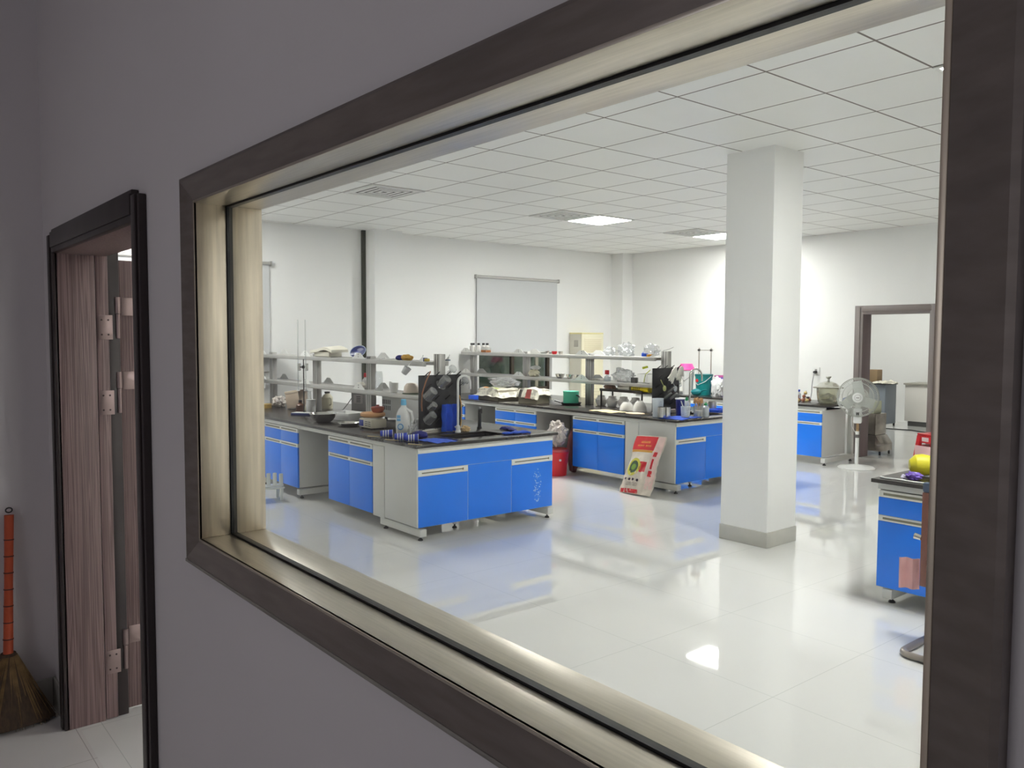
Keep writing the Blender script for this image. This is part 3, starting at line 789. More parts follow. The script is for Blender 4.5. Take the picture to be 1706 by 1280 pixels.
vessel('beaker', 'clear glass beaker hanging lowest on the board, above the drip tray', *on_peg(16), .042, .095)
vessel('flask', 'clear glass flask hanging behind the gooseneck tap', *on_peg(7), .038, .085)
m = MB(); m.sheet(.15, .24, lambda u, v: .018 * math.sin(u * 7) + .006 * math.sin(v * 5 + u * 3), .003, 20, 12, M=T(-5.925, 4.13, .895) @ RY(rad(90)) @ RZ(rad(90)))
one('cloth', 'royal blue cloth draped over pegs of the flask board', 'cloth', m, ROYAL)
m = MB(); m.tube([(-5.945, 3.945, 1.31), (-5.95, 3.90, 1.22), (-5.955, 3.866, 1.12), (-5.96, 3.862, 1.02), (-5.96, 3.868, .965)], .006, 8)
one('rubber_tube', 'brown rubber tube hanging at the edge of the flask board', 'tube', m, mat('brown_rubber', S(150, 100, 70), 0.5))
m = MB(); m.tube([(-5.94, 4.25, 1.09), (-5.935, 4.265, 1.02), (-5.935, 4.272, .93), (-5.935, 4.265, .86), (-5.935, 4.26, .81)], [.005] * 5, 8); one('yellow_tube', 'thin yellow tube dangling behind the gooseneck tap', 'tube', m, mat('amber_tube', S(196, 152, 70), .4))

# taps at the sinks
def gooseneck(x, y, h, mtl, label, nm='tap', reach=.17, dirn=(1, 0)):
    t = thing('gooseneck_tap', label, 'tap', (x, y, ZT1))
    m = MB(); m.lathe([(.026, 0), (.026, .012), (.018, .02), (.018, .06), (.013, .065)], seg=16); m.build('base', mtl, t)
    n = 14; r = reach / 2
    pts = [(0, 0, .06), (0, 0, h * .5)] + [(dirn[0] * (r - r * math.cos(math.pi * k / n)), dirn[1] * (r - r * math.cos(math.pi * k / n)), h - r + r * math.sin(math.pi * k / n)) for k in range(n + 1)]
    pts.append((dirn[0] * reach, dirn[1] * reach, h - r - .06))
    MB().tube(pts, .0105, 12).build('spout', mtl, t)
    m = MB(); m.tube([(0, -.016, .045), (.02, -.045, .055)], [.008, .006], 8); m.build('lever', mtl, t)
    return t
gooseneck(-5.872, 4.185, .50, WHITE_PL, 'white gooseneck tap in front of the flask board', reach=.115, dirn=(.25, .97))
gooseneck(-5.868, 7.395, .49, CHROME, 'grey steel gooseneck tap at the middle bench sink', reach=.16, dirn=(.3, .95))
t = thing('lab_tap', 'small black tap at the back edge of the front bench sink', 'tap', (-6.018, 4.535, ZT1))
m = MB(); m.lathe([(.024, 0), (.024, .012), (.016, .02), (.016, .17), (.010, .18)], seg=16); m.build('column', BLACK_PL, t)
m = MB(); m.tube([(0, 0, .155), (.03, -.02, .185), (.09, -.05, .185), (.10, -.055, .15)], [.012, .012, .010, .008], 10); m.build('spout', BLACK_PL, t)
m = MB(); m.box(-.02, .02, -.012, .012, .181, .20, .005); m.build('handle', GREY_PL, t)

# ------------------------------------------------------------------ front bench: worktop
def boxy(name, label, cat, loc, rz, sx, sy, sz, mtl, bev=.006, group=None):
    t = thing(name, label, cat, loc, rz, group)
    MB().box(-sx / 2, sx / 2, -sy / 2, sy / 2, 0, sz, bev).build('body', mtl, t)
    return t
def bag(name, label, cat, loc, rad_, mtl, seed, amp=.35, rz=0.0, group=None, freq=5, sub=4, squash=.85):
    m = MB(); m.blob((0, 0, rad_[2] * squash), rad_, amp, freq, seed, sub, flat=0.0, ridge=True)
    return one(name, label, cat, m, mtl, loc, rz, group)
VIEW = rad(40)
t = thing('tape_roll', 'roll of yellowish tape lying at the window jamb on the front bench', 'tape', (-9.283, 3.83, ZT1))
m = MB(); m.lathe([(.045, 0), (.075, 0), (.075, .045), (.045, .045), (.045, 0)], seg=24, cap=False); m.build('tape', mat('amber_tape', S(196, 160, 80), .4), t)
m = MB(); m.lathe([(.041, 0), (.0445, 0), (.0445, .045), (.041, .045), (.041, 0)], seg=24, cap=False); m.build('core', KRAFT, t)
bag('plastic_bag', 'pale grey plastic bag lying beside the tape roll', 'bag', (-9.33, 4.02, ZT1), (.11, .08, .07), mat('grey_bag_film', S(196, 188, 182), .5), 3)
t = thing('carton', 'beige carton with a torn dark side, tilted beside the brown bottle', 'carton', (-8.92, 4.08, ZT1), rad(25))
M = RY(rad(-9)) @ T(0, 0, .016)
MB().box(-.10, .10, -.08, .08, 0, .20, .008, M=M).build('body', mat('beige_carton', S(190, 172, 154), .8, var=.06), t)
MB().box(-.102, -.098, -.075, .06, .01, .13, .001, M=M).build('torn_side', mat('dark_carton_inside', S(70, 62, 54), .9, var=.2), t)
MB().box(-.10, .10, -.083, -.079, .17, .20, .001, M=M).build('flap', mat('beige_flap', S(206, 190, 170), .8), t)
# retort stand with burettes
t = thing('retort_stand', 'retort stand on a blue base holding two thin glass burettes', 'laboratory stand', (-8.19, 3.80, ZT1), rad(35))
MB().box(-.115, .115, -.06, .06, 0, .022, .004).build('base', mat('dark_blue_base', S(44, 58, 120), .5), t)
MB().box(-.11, .11, -.055, .055, .0225, .028, .002).build('base_plate', WHITE_PL, t)
m = MB(); m.cyl((0, .02, .028), (0, .02, .60), .006); m.build('rod', BLACK_PL, t)
m = MB(); m.box(-.012, .012, .0, .03, .50, .53, .003); m.box(-.05, .05, .012, .022, .508, .520, .002); m.build('clamp', BLACK_PL, t)
for s_ in (-1, 1):
    m = MB(); m.box(s_ * .045 - .016, s_ * .045 + .016, -.01, .012, .475, .555, .004); m.build('jaw', CHROME, t)
    m = MB(); m.cyl((s_ * .045, -.016, .27), (s_ * .045, -.016, 1.02), .0065, seg=10); m.cyl((s_ * .045, -.016, .20), (s_ * .045, -.016, .27), .003, seg=8); b = m.build('burette', CLEARG, t)
    m = MB(); m.cyl((s_ * .045 - .02, -.016, .265), (s_ * .045 + .02, -.016, .265), .006, seg=8); m.build('stopcock', WHITE_PL, b)
t = thing('brown_bottle', 'small brown glass bottle standing behind the blue stand base', 'bottle', (-8.54, 3.93, ZT1))
m = MB(); m.lathe([(.045, 0), (.048, .004), (.048, .075), (.03, .095), (.018, .10), (.018, .112), (0, .112)], seg=20); m.build('body', mat('brown_glass', S(88, 52, 34), .15), t)
m = MB(); m.lathe([(.020, .1125), (.020, .132), (0, .132)], seg=16); m.build('cap', BLACK_PL, t)
t = thing('beaker', 'white squat beaker under the burettes', 'beaker', (-8.40, 3.99, ZT1))
m = MB(); m.lathe([(.05, 0), (.052, .005), (.052, .14), (.056, .145)], seg=20); m.build('body', WHITE_PL, t)
t = thing('conical_flask', 'conical glass flask with milky content behind the burettes', 'flask', (-8.565, 4.05, ZT1))
m = MB(); m.lathe([(.06, 0), (.062, .008), (.022, .15), (.020, .22), (.025, .225)], seg=20, cap=False); m.build('body', CLEARG, t)
m = MB(); m.lathe([(.056, .005), (.058, .010), (.030, .12), (0, .121)], seg=20); m.build('content', mat('milky_content', S(230, 226, 196), .5), t)
t = thing('jug', 'cream plastic jug with a black cap behind the rack post', 'jug', (-8.743, 4.36, ZT1))
m = MB(); m.lathe([(.06, 0), (.065, .01), (.065, .13), (.04, .165), (.028, .17), (.028, .18), (0, .18)], seg=20); m.build('body', CREAM_PL, t)
m = MB(); m.lathe([(.031, .1805), (.031, .20), (0, .20)], seg=16); m.build('cap', BLACK_PL, t)
m = MB(); m.tube([(.06, 0, .13), (.105, 0, .12), (.105, 0, .06), (.063, 0, .045)], .008, 8); m.build('handle', CREAM_PL, t)
def bowl(name, label, cat, loc, r, h, mtl, foot=.5, group=None, th=.004, lip=.006, part='body', seg=28, shape=.55):
    t = thing(name, label, cat, loc, 0, group)
    prof = []
    N = 8
    for k in range(N + 1):
        a = k / N; prof.append((r * (foot + (1 - foot) * a ** shape), h * a))
    out = [(0, 0)] + prof + [(r + lip, h + .001), (r + lip, h + .004), (r - th, h + .004)] + [(max(0, p[0] - th), p[1] + th) for p in prof[::-1][1:]] + [(0, th)]
    m = MB(); m.lathe(out, seg=seg, cap=False); m.build(part, mtl, t)
    return t
b = bowl('mixing_bowl', 'wide steel bowl standing between retort stand and silver dish', 'bowl', (-7.39, 3.64, ZT1), .135, .085, CHROME, .45)
m = MB(); m.lathe([(0, .05), (.10, .052), (.118, .06)], seg=24, cap=False); m.build('content', mat('dark_bowl_content', S(60, 52, 46), .7, var=.3), b)
bowl('dish', 'shallow silver dish lying in front of the white plastic tray', 'dish', (-6.927, 3.68, ZT1), .105, .03, CHROME, .6)
t = thing('plastic_tray', 'white plastic tray lying flat behind the steel bowl', 'tray', (-7.50, 3.96, ZT1), rad(8))
m = MB(); m.box(-.19, .19, -.12, .12, 0, .01, .003)
for a in ((-.19, .19, -.12, -.105), (-.19, .19, .105, .12), (-.19, -.175, -.105, .105), (.175, .19, -.105, .105)): m.box(a[0], a[1], a[2], a[3], .008, .075, .003)
m.build('body', WHITE_PL, t)
t = thing('dryer_unit', 'grey upright instrument with a cable, standing under the lower shelf of the front rack', 'instrument', (-7.922, 4.36, ZT1), rad(30))
MB().box(-.09, .09, -.07, .07, .022, .24, .008).build('body', GREY_PL, t)
MB().box(-.055, .055, -.075, -.0705, .12, .215, .003).build('panel', mat('pale_panel', S(186, 178, 176), .5), t)
m = MB()
for k in range(4): m.box(-.02, .03, -.0775, -.0755, .135 + k * .018, .142 + k * .018)
m.build('display_marks', BLACK_PL, t)
for sx in (-.06, .06): MB().cyl((sx, 0, 0), (sx, 0, .022), .014).build('foot', BLACK_PL, t)
m = MB(); m.tube([(-.091, -.02, .20), (-.13, -.09, .10), (-.17, -.17, .012), (-.06, -.14, .012), (-.03, -.072, .035)], .005, 8); m.build('cable', BLACK_PL, t)
# hotplate with board and clay pot
t = thing('hotplate', 'beige electric hotplate with a blue control panel and side vents', 'hotplate', (-6.608, 3.75, ZT1), rad(0))
for sx in (-.085, .085):
    for sy in (-.06, .06): MB().cyl((sx, sy, 0), (sx, sy, .012), .012).build('foot', BLACK_PL, t)
MB().box(-.11, .11, -.08, .08, .012, .092, .004).build('housing', mat('beige_enamel', S(206, 200, 182), .4), t)
MB().box(-.105, -.03, -.0835, -.0805, .025, .08, .002).build('control_panel', mat('blue_panel', S(40, 60, 150), .4), t)
m = MB()
for k in range(3):
    for a in (0.0, .055): m.box(a, a + .042, -.0825, -.0795, .030 + k * .018, .036 + k * .018)
m.build('vent_slot', BLACK_PL, t)
m = MB(); m.cyl((0, 0, .0925), (0, 0, .104), .085, .085, 24); m.build('heating_plate', DULL, t)
t = thing('firebrick_disc', 'round tan ceramic disc lying on the hotplate', 'disc', (-6.608, 3.75, ZT1 + .1045))
m = MB(); m.lathe([(.09, 0), (.115, .015), (.115, .035), (.10, .045), (0, .047)], seg=26); m.build('disc', mat('tan_ceramic', S(196, 150, 106), .7, var=.12), t)
t = thing('clay_pot', 'small red-brown clay pot with a knobbed lid standing on the tan disc', 'pot', (-6.56, 3.775, ZT1 + .152))
m = MB(); m.lathe([(.045, 0), (.058, .02), (.060, .04), (.056, .045), (0, .045)], seg=24); m.build('body', BROWN, t)
m = MB(); m.lathe([(.062, .0455), (.05, .052), (.018, .056), (.014, .062), (.016, .068), (0, .07)], seg=24); m.build('lid', mat('dark_red_clay', S(126, 56, 44), .5, var=.1), t)
# white oven
t = thing('drying_oven', 'white box-shaped oven with vent slots behind the detergent jug', 'oven', (-7.10, 4.42, ZT1), rad(4))
for sx in (-.17, .17):
    for sy in (-.13, .13): MB().cyl((sx, sy, 0), (sx, sy, .025), .014).build('foot', BLACK_PL, t)
MB().box(-.21, .21, -.16, .16, .025, .255, .008).build('housing', WHITE_PL, t)
m = MB()
for r in range(2):
    for k in range(5): m.box(-.19 + k * .030, -.175 + k * .030, -.1615, -.158, .10 + r * .06, .145 + r * .06)
m.build('vent_slot', mat('vent_grey', S(110, 110, 108), .6), t)
MB().box(-.01, .20, -.166, -.1605, .04, .245, .004).build('front_panel', mat('oven_front', S(232, 232, 228), .35), t)
# detergent jug
t = thing('detergent_jug', 'white detergent jug with a light blue cap beside the flask board', 'jug', (-6.08, 3.755, ZT1), rad(38))
rings = []
for z, hw, hd in ((0, .058, .040), (.008, .066, .045), (.06, .068, .047), (.13, .068, .045), (.18, .060, .040), (.215, .042, .032), (.235, .024, .022), (.25, .022, .020)):
    rings.append([(hw * math.copysign(abs(math.cos(a)) ** .7, math.cos(a)), hd * math.copysign(abs(math.sin(a)) ** .8, math.sin(a)), z) for a in [2 * math.pi * k / 28 for k in range(28)]])
MB().loft(rings).build('bottle', WHITE_PL, t)
m = MB(); m.tube([(.035, -.012, .212), (.078, -.012, .19), (.090, -.012, .13), (.074, -.012, .075)], [.014, .013, .013, .014], 10); m.build('handle', WHITE_PL, t)
m = MB(); m.lathe([(.024, .2505), (.026, .255), (.022, .298), (.018, .302), (0, .302)], seg=18); m.build('cap', mat('light_blue_cap', S(120, 196, 236), .4), t)
m = MB(); m.lathe([(0, 0), (.028, .0), (.028, .0035), (0, .0035)], seg=20, M=T(-.012, -.0455, .065) @ RX(rad(90))); l = m.build('label_emblem', mat('label_blue', S(96, 160, 214), .5), t)
m = MB(); m.lathe([(0, .0036), (.019, .0036), (.019, .005), (0, .005)], seg=20, M=T(-.012, -.0455, .065) @ RX(rad(90))); m.build('label_centre', mat('label_pale', S(214, 230, 240), .5), l)
for z0, z1 in ((.115, .135), (.14, .165)): MB().box(-.045, -.012, -.0485, -.044, z0, z1, .001).build('label_text', mat('label_sky', S(120, 186, 230), .5), t)
for k, (x, y, sx, sy, sz) in enumerate(((-6.10, 3.95, .055, .05, .075), (-5.915, 3.745, .045, .04, .055))):
    bag('plastic_bag', ('clear crumpled bag standing between oven and flask board', 'small clear crumpled bag between detergent jug and navy glove bundle')[k], 'bag', (x, y, ZT1), (sx, sy, sz), CLEAR, 11 + k, .5)
# lying cups, spatulas, cloths
def cup_lying(x, y, rz, label):
    t = thing('paper_cup', label, 'cup', (x, y, ZT1 + .033), rz, 'blue and white cups lying on the bench edge')
    M = RY(rad(90))
    m = MB(); m.lathe([(0, -.05), (.025, -.05), (.033, .05), (.031, .05), (.023, -.046), (0, -.046)], seg=24, M=M, cap=False); m.build('body', mat('blue_cup', S(36, 62, 180), .4, var=.1), t)
    m = MB()
    for a in (-.028, -.008, .012): m.lathe([(.0268 + (a + .028) * .08, a), (.0275 + (a + .036) * .08, a + .009)], seg=24, M=M, cap=False)
    m.build('white_print', WHITE_PL, t)
    m = MB(); m.lathe([(.031, .05), (.034, .0505), (.034, .0535), (.031, .053), (.031, .05)], seg=24, M=M, cap=False); m.build('rim', WHITE_PL, t)
    return t
cup_lying(-5.942, 3.50, rad(58), 'blue and white cup lying on the bench edge, beside the hotplate')
cup_lying(-5.689, 3.485, rad(58), 'blue and white cup lying in the middle of the three')
cup_lying(-5.555, 3.505, rad(58), 'blue cup lying nearest the bench corner, beside the blue cloth')
STICK = mat('pale_wood_stick', S(214, 196, 150), .7, var=.06)
for (x, y, rz, lb) in ((-6.05, 3.445, rad(30), 'pale wooden spatula lying left of the cups, over the grey end panel'), (-5.76, 3.44, rad(22), 'pale wooden spatula lying under the blue and white cups'), (-5.41, 3.440, rad(20), 'pale wooden spatula lying at the corner of the front bench')):
    m = MB(); m.prism([(-.06, -.008), (-.02, -.005), (.07, -.004), (.07, .004), (-.02, .005), (-.06, .008), (-.066, 0)], 0, .005, bev=.001)
    one('spatula', lb, 'spatula', m, STICK, (x, y, ZT1), rz, 'wooden spatulas on the front bench')
def crumpled(w, d, h, seed, th=.003, nx=26, ny=20):
    m = MB(); off = seed * 4.1
    f = lambda u, v: h * (0.5 + .9 * noise.noise(Vector((u * 2.2 + off, v * 2.2, off))) + .4 * noise.noise(Vector((u * 5 + off, v * 5, 2)))) * max(0.0, 1 - .5 * (u * u + v * v)) + .001
    m.sheet(w, d, lambda u, v: max(f(u, v), .0008), th, nx, ny); return m
one('cloth', 'bright blue cloth spread flat before the sink of the front bench', 'cloth', crumpled(.27, .20, .014, 2), ROYAL, (-5.485, 3.70, ZT1), rad(4))
m = MB(); m.blob((0, 0, .026), (.075, .045, .034), .25, 6, 5, 3, flat=0); one('glove_bundle', 'navy glove bundle beside the bright blue cloth', 'gloves', m, NAVY, (-5.735, 3.70, ZT1), rad(20))
m = MB(); m.blob((0, 0, .02), (.030, .045, .03), .4, 9, 9, 3, flat=0); one('scourer', 'tan scourer lying at the foot of the white gooseneck tap', 'scourer', m, mat('tan_scourer', S(206, 176, 130), .9, var=.2, scale=40), (-5.90, 4.29, ZT1), 0)
def glove(name, label, loc, rz, mtl, L=.20, group=None):
    m = MB()
    m.blob((0, 0, .012), (.055, .042, .014), .15, 5, int(loc[0] * 100) % 9, 3, flat=0)
    m.blob((-.085, 0, .010), (.055, .036, .012), .12, 5, 2, 3, flat=0)
    for k, (dy, l_) in enumerate(((-.030, .065), (-.011, .08), (.010, .078), (.029, .062))):
        m.tube([(.035, dy * .9, .011), (.06 + l_ * .4, dy * 1.25, .016), (.05 + l_, dy * 1.5, .008)], [.0105, .0098, .007], 8)
    m.tube([(-.01, .035, .011), (.02, .065, .014), (.04, .078, .008)], [.011, .010, .007], 8)
    return one(name, label, 'glove', m, mtl, loc, rz, group)
glove('rubber_glove', 'dark blue rubber glove lying at the far corner of the front bench', (-5.745, 4.67, ZT1), rad(160), NAVY)
glove('rubber_glove', 'light blue rubber glove lying at the end edge of the front bench', (-5.475, 4.53, ZT1), rad(75), ROYAL)

# front rack, shelves
def on(z): return z + .0008
S1, S2 = on(1.075), on(1.385)
m = MB(); m.sheet(.52, .20, lambda u, v: .085 * max(0, 1 - u * u * .6) * (.9 + .1 * v) + .05 * max(0, u - .45) + .012 * math.sin(u * 4), .03, 20, 8)
m.box(-.20, .16, -.08, .08, 0, .055, .01)
one('foam_sheet', 'white foam packing slab lying on the upper shelf beside the blue oval dish', 'packing foam', m, mat('white_foam', S(226, 222, 208), .8, var=.02), (-8.286, 4.155, S2), 0)
t = thing('oval_dish', 'royal blue oval dish tilted against the upper shelf of the front rack', 'dish', (-7.47, 4.085, S2), rad(10))
M = T(0, 0, .063) @ RX(rad(62))
m = MB(); m.lathe([(0, .0), (.085, .0), (.118, .016), (.12, .016), (.087, -.004), (0, -.004)], seg=28, cap=False, M=M, sy=.56); m.build('dish', mat('royal_enamel', S(14, 34, 110), .3), t)
m = MB(); m.lathe([(.117, .0165), (.123, .0165), (.123, .0195), (.117, .0195), (.117, .0165)], seg=28, cap=False, M=M, sy=.56); m.build('rim', mat('pale_rim', S(170, 190, 220), .4), t)
t = thing('scrub_brush', 'blue and ochre scrubbing cloth bundle on the upper shelf of the front rack', 'brush', (-6.64, 4.10, S2), rad(12))
m = MB(); m.blob((-.05, 0, .022), (.05, .035, .026), .3, 6, 3, 3, flat=0); m.build('blue_end', NAVY, t)
m = MB(); m.blob((.05, 0, .026), (.07, .04, .03), .3, 6, 6, 3, flat=0); m.build('ochre_end', mat('ochre_cloth', S(204, 160, 76), .8, var=.1), t)
t = thing('hanging_cup', 'white cup hanging by a cord from the upper shelf edge of the front rack', 'cup', (-6.36, 3.955, 1.305))
M = RX(rad(-25)) @ RY(rad(28))
m = MB(); m.lathe([(0, -.038), (.027, -.038), (.036, .032), (.034, .032), (.025, -.034), (0, -.034)], seg=22, cap=False, M=M); m.build('body', mat('pale_cup', S(206, 206, 208), .4), t)
m = MB(); m.tube([(.02, .006, .03), (.03, .020, .06), (.03, .050, .088), (.025, .09, .0865)], .003, 6); m.build('cord', WHITE_PL, t)
t = thing('sponge', 'small blue and yellow sponge on the upper shelf beside the end post', 'sponge', (-6.245, 4.09, S2), rad(5))
MB().box(-.04, .005, -.025, .025, 0, .032, .006).build('blue_half', NAVY, t); MB().box(.006, .04, -.022, .022, 0, .026, .006).build('yellow_half', mat('yellow_sponge', S(216, 190, 90), .9), t)
m = MB(); m.tube([(-6.98, 4.03, S2 + .004), (-6.9, 4.06, S2 + .02), (-6.82, 4.02, S2 + .006), (-6.75, 4.07, S2 + .014), (-6.70, 4.05, S2 + .004)], .0035, 6); one('wire_coil', 'loose white wire lying on the upper shelf of the front rack', 'wire', m, WHITE_PL)
bag('tissue_wad', 'crumpled white tissue wad on the lower shelf, left of the glass cylinder', 'tissue', (-7.47, 4.10, S1), (.06, .05, .035), PAPER, 8, .4)
t = thing('lab_bottle', 'small white bottle with a red cap on the lower shelf of the front rack', 'bottle', (-7.588, 4.22, S1))
m = MB(); m.lathe([(.03, 0), (.032, .004), (.032, .08), (.014, .10), (.014, .108), (0, .108)], seg=16); m.build('body', WHITE_PL, t); m = MB(); m.lathe([(.017, .1085), (.015, .15), (0, .155)], seg=14); m.build('cap', RED, t)
m = MB(); m.lathe([(.038, 0), (.04, .004), (.036, .17), (.03, .18), (.03, .19)], seg=20, cap=False); m.lathe([(0, .002), (.037, .002)], seg=20, cap=False); one('glass_cylinder', 'tall clear glass cylinder on the lower shelf beside the rack post', 'cylinder', m, CLEARG, (-7.097, 4.10, S1))
t = thing('measuring_cup', 'white tapered cup on the lower shelf, left of the beige bowl', 'cup', (-6.783, 4.08, S1))
m = MB(); m.lathe([(0, 0), (.036, 0), (.048, .09), (.046, .09), (.034, .004), (0, .004)], seg=22, cap=False); m.build('body', WHITE_PL, t); m = MB(); m.prism([(-.048, .08), (-.07, .10), (-.047, .092)], -.012, .012, axis='y'); m.build('spout', WHITE_PL, t)
t = thing('upturned_bowl', 'beige bowl turned upside down on a green plate, lower shelf', 'bowl', (-6.50, 4.10, S1))
m = MB(); m.lathe([(.085, 0), (.085, .008), (.05, .010), (0, .010)], seg=24); m.build('plate', mat('green_plate', S(80, 96, 70), .4), t)
m = MB(); m.lathe([(.072, .0105), (.074, .02), (.068, .07), (.045, .098), (0, .104)], seg=26); m.build('bowl', mat('beige_bowl', S(226, 210, 196), .4), t)
m = MB(); m.tube([(-.065, 0, .004), (-.02, 0, .010), (.06, .01, .012)], .006, 8); m.box(.055, .12, -.002, .022, .006, .018, .003); one('probe', 'grey probe with a blue tip lying behind the end post top, upper shelf', 'probe', m, mat('slate_probe', S(92, 108, 130), .5), (-6.23, 4.235, S2), rad(10))
# small white chair on the floor
t = thing('small_chair', 'small white plastic chair with a slatted back before the front bench', 'chair', (-7.68, 3.20, 0), rad(-100))
CH = mat('glossy_white_plastic', S(226, 230, 228), .3)
for sx in (-.10, .10):
    for sy in (-.09, .09): MB().box(sx - .014, sx + .014, sy - .014, sy + .014, 0, .119, .005).build('leg', CH, t)
MB().box(-.125, .125, -.115, .115, .119, .138, .008).build('seat', CH, t)
for k in range(4):
    x = -.09 + k * .06
    m = MB(); m.box(x - .019, x + .019, .095, .112, .138, .27 + (.012 if k in (1, 2) else 0), .008); m.build('back_slat', CH, t)
MB().box(-.115, .115, .094, .113, .145, .165, .004).build('back_rail', CH, t)

# ------------------------------------------------------------------ middle bench: worktop and rack
def newsprint():
    m = bpy.data.materials.new('newspaper'); m.use_nodes = True; nt = m.node_tree; p = nt.nodes['Principled BSDF']; L = nt.links.new
    tc = nt.nodes.new('ShaderNodeTexCoord')
    w = nt.nodes.new('ShaderNodeTexWave'); w.wave_type = 'BANDS'; w.bands_direction = 'DIAGONAL'; w.inputs['Scale'].default_value = 45; w.inputs['Distortion'].default_value = 1.0; L(tc.outputs['Object'], w.inputs['Vector'])
    n = nt.nodes.new('ShaderNodeTexNoise'); n.inputs['Scale'].default_value = 14; L(tc.outputs['Object'], n.inputs['Vector'])
    r = nt.nodes.new('ShaderNodeValToRGB'); r.color_ramp.elements[0].position = .5; r.color_ramp.elements[0].color = (0, 0, 0, 1); r.color_ramp.elements[1].position = .56; L(n.outputs['Fac'], r.inputs['Fac'])
    g_ = nt.nodes.new('ShaderNodeMath'); g_.operation = 'MULTIPLY'; L(w.outputs['Fac'], g_.inputs[0]); L(r.outputs['Color'], g_.inputs[1])
    mx = nt.nodes.new('ShaderNodeMix'); mx.data_type = 'RGBA'; L(g_.outputs[0], mx.inputs[0]); mx.inputs[6].default_value = S(226, 222, 206); mx.inputs[7].default_value = S(120, 116, 110); L(mx.outputs[2], p.inputs['Base Color'])
    p.inputs['Roughness'].default_value = .85
    return m
NEWS = newsprint()
def news_carton(loc, rz, sx, sy, sz, label, seed, blot):
    t = thing('carton', label, 'carton', loc, rz, 'newspaper covered cartons')
    MB().box(-sx / 2, sx / 2, -sy / 2, sy / 2, 0, sz, .004).build('box', mat('grey_carton', S(150, 142, 124), .8, var=.08), t)
    m = MB(); off = seed * 3.3
    def f(u, v):
        ex = max(0, abs(u) * 1.18 - .93) ; ey = max(0, abs(v) * 1.3 - .95)
        return sz + .004 + .022 * (noise.noise(Vector((u * 2 + off, v * 2, off))) + .5) - min(sz * .75, .62 * sx * ex * 1.6 + .9 * sy * ey * 1.4)
    m.sheet(sx * 1.18, sy * 1.3, f, .003, 30, 22); c_ = m.build('newspaper', NEWS, t)
    for (x0, y0, w, h, mt) in blot:
        m = MB(); m.sheet(w, h, lambda u, v: f((x0 + u * w / 2) / (sx * .59), (y0 + v * h / 2) / (sy * .65)) + .004, .001, 6, 6, M=T(x0, y0, 0)); m.build('printed_picture', mt, c_)
    return t
MAROON = mat('maroon_print', S(140, 62, 56), .8); DKPRINT = mat('dark_print', S(70, 66, 62), .8, var=.3); ORPRINT = mat('orange_print', S(206, 150, 96), .8, var=.3, scale=60); GRPRINT = mat('green_print', S(176, 190, 96), .8, var=.3, scale=60)
news_carton((-8.655, 6.84, ZT1), rad(-6), .50, .34, .14, 'carton covered with newspaper and clear film, under the cream bag', 1, ((-.12, -.10, .12, .07, ORPRINT), (.14, -.12, .10, .06, GRPRINT)))
news_carton((-7.912, 6.83, ZT1), rad(12), .30, .26, .17, 'carton draped in newspaper with a maroon picture, beside the mint pot', 2, ((.03, -.155, .08, .05, MAROON), (-.10, -.14, .045, .06, DKPRINT)))
m = MB(); m.blob((0, 0, .05), (.22, .13, .075), .45, 5, 7, 4, flat=0, ridge=True); one('plastic_film', 'clear crumpled film heaped on the newspaper-covered carton', 'plastic film', m, CLEAR, (-8.645, 6.93, ZT1 + .172), rad(10))
boxy('blue_box', 'small bright blue box beside the newspaper cartons', 'box', (-8.87, 6.58, ZT1), rad(4), .12, .08, .055, BLUEB, .005)
# mint pot and frying pan
t = thing('frying_pan', 'black frying pan under the mint green pot', 'pan', (-7.42, 7.02, ZT1), rad(215))
m = MB(); m.lathe([(0, 0), (.11, 0), (.135, .03), (.132, .03), (.108, .004), (0, .004)], seg=28, cap=False); m.build('pan', BLACK_PL, t)
m = MB(); m.tube([(.13, 0, .024), (.17, .0, .04), (.21, .01, .05)], [.009, .011, .012], 8); m.build('handle', BLACK_PL, t)
t = thing('saucepan', 'mint green cylindrical pot standing in the black frying pan', 'pot', (-7.42, 7.02, ZT1 + .005))
m = MB(); m.lathe([(0, 0), (.092, 0), (.096, .006), (.098, .15), (.102, .155), (.102, .16), (.094, .16), (.092, .012), (0, .01)], seg=28, cap=False); m.build('body', MINT, t)
m = MB(); m.lathe([(.0, .1605), (.10, .1605), (.10, .168), (0, .172)], seg=28, cap=False); m.build('lid', mat('mint_lid', S(120, 216, 190), .35), t)
m = MB(); m.tube([(.098, 0, .12), (.13, 0, .115), (.15, 0, .10)], .009, 8); m.build('handle', BLACK_PL, t)
# wire rack with tray and rolls, jars below
t = thing('wire_rack', 'low dark metal rack above the white jars on the middle bench', 'rack', (-6.711, 7.27, ZT1))
for sx in (-.33, .33):
    for sy in (-.10, .10): MB().box(sx - .008, sx + .008, sy - .008, sy + .008, 0, .19, .002).build('leg', mat('dark_rack_steel', S(66, 62, 58), .4, .6), t)
MB().box(-.345, .345, -.115, .115, .19, .202, .002).build('tray', mat('dark_rack_steel', S(66, 62, 58), .4, .6), t)
m = MB()
for a in ((-.345, .345, -.115, -.110), (-.345, .345, .11, .115)): m.box(a[0], a[1], a[2], a[3], .202, .222, .001)
m.build('rim', mat('dark_rack_steel', S(66, 62, 58), .4, .6), t)
ZR = ZT1 + .2025
t = thing('bag_roll', 'roll of bright yellow printed bags lying on the dark metal rack', 'roll', (-6.43, 7.22, ZR + .039), rad(-4))
m = MB(); m.cyl((-.14, 0, 0), (.14, 0, 0), .0385, .0385, 24); m.build('roll', YEL, t)
m = MB(); rnd = random.Random(2)
for k in range(4):
    x = -.11 + k * .033
    m.box(x, x + .024, -.0392, -.036, -.018, -.012); m.box(x + .004, x + .008, -.0394, -.0362, -.014, .014); m.box(x, x + .022, -.0392, -.036, .008, .013)
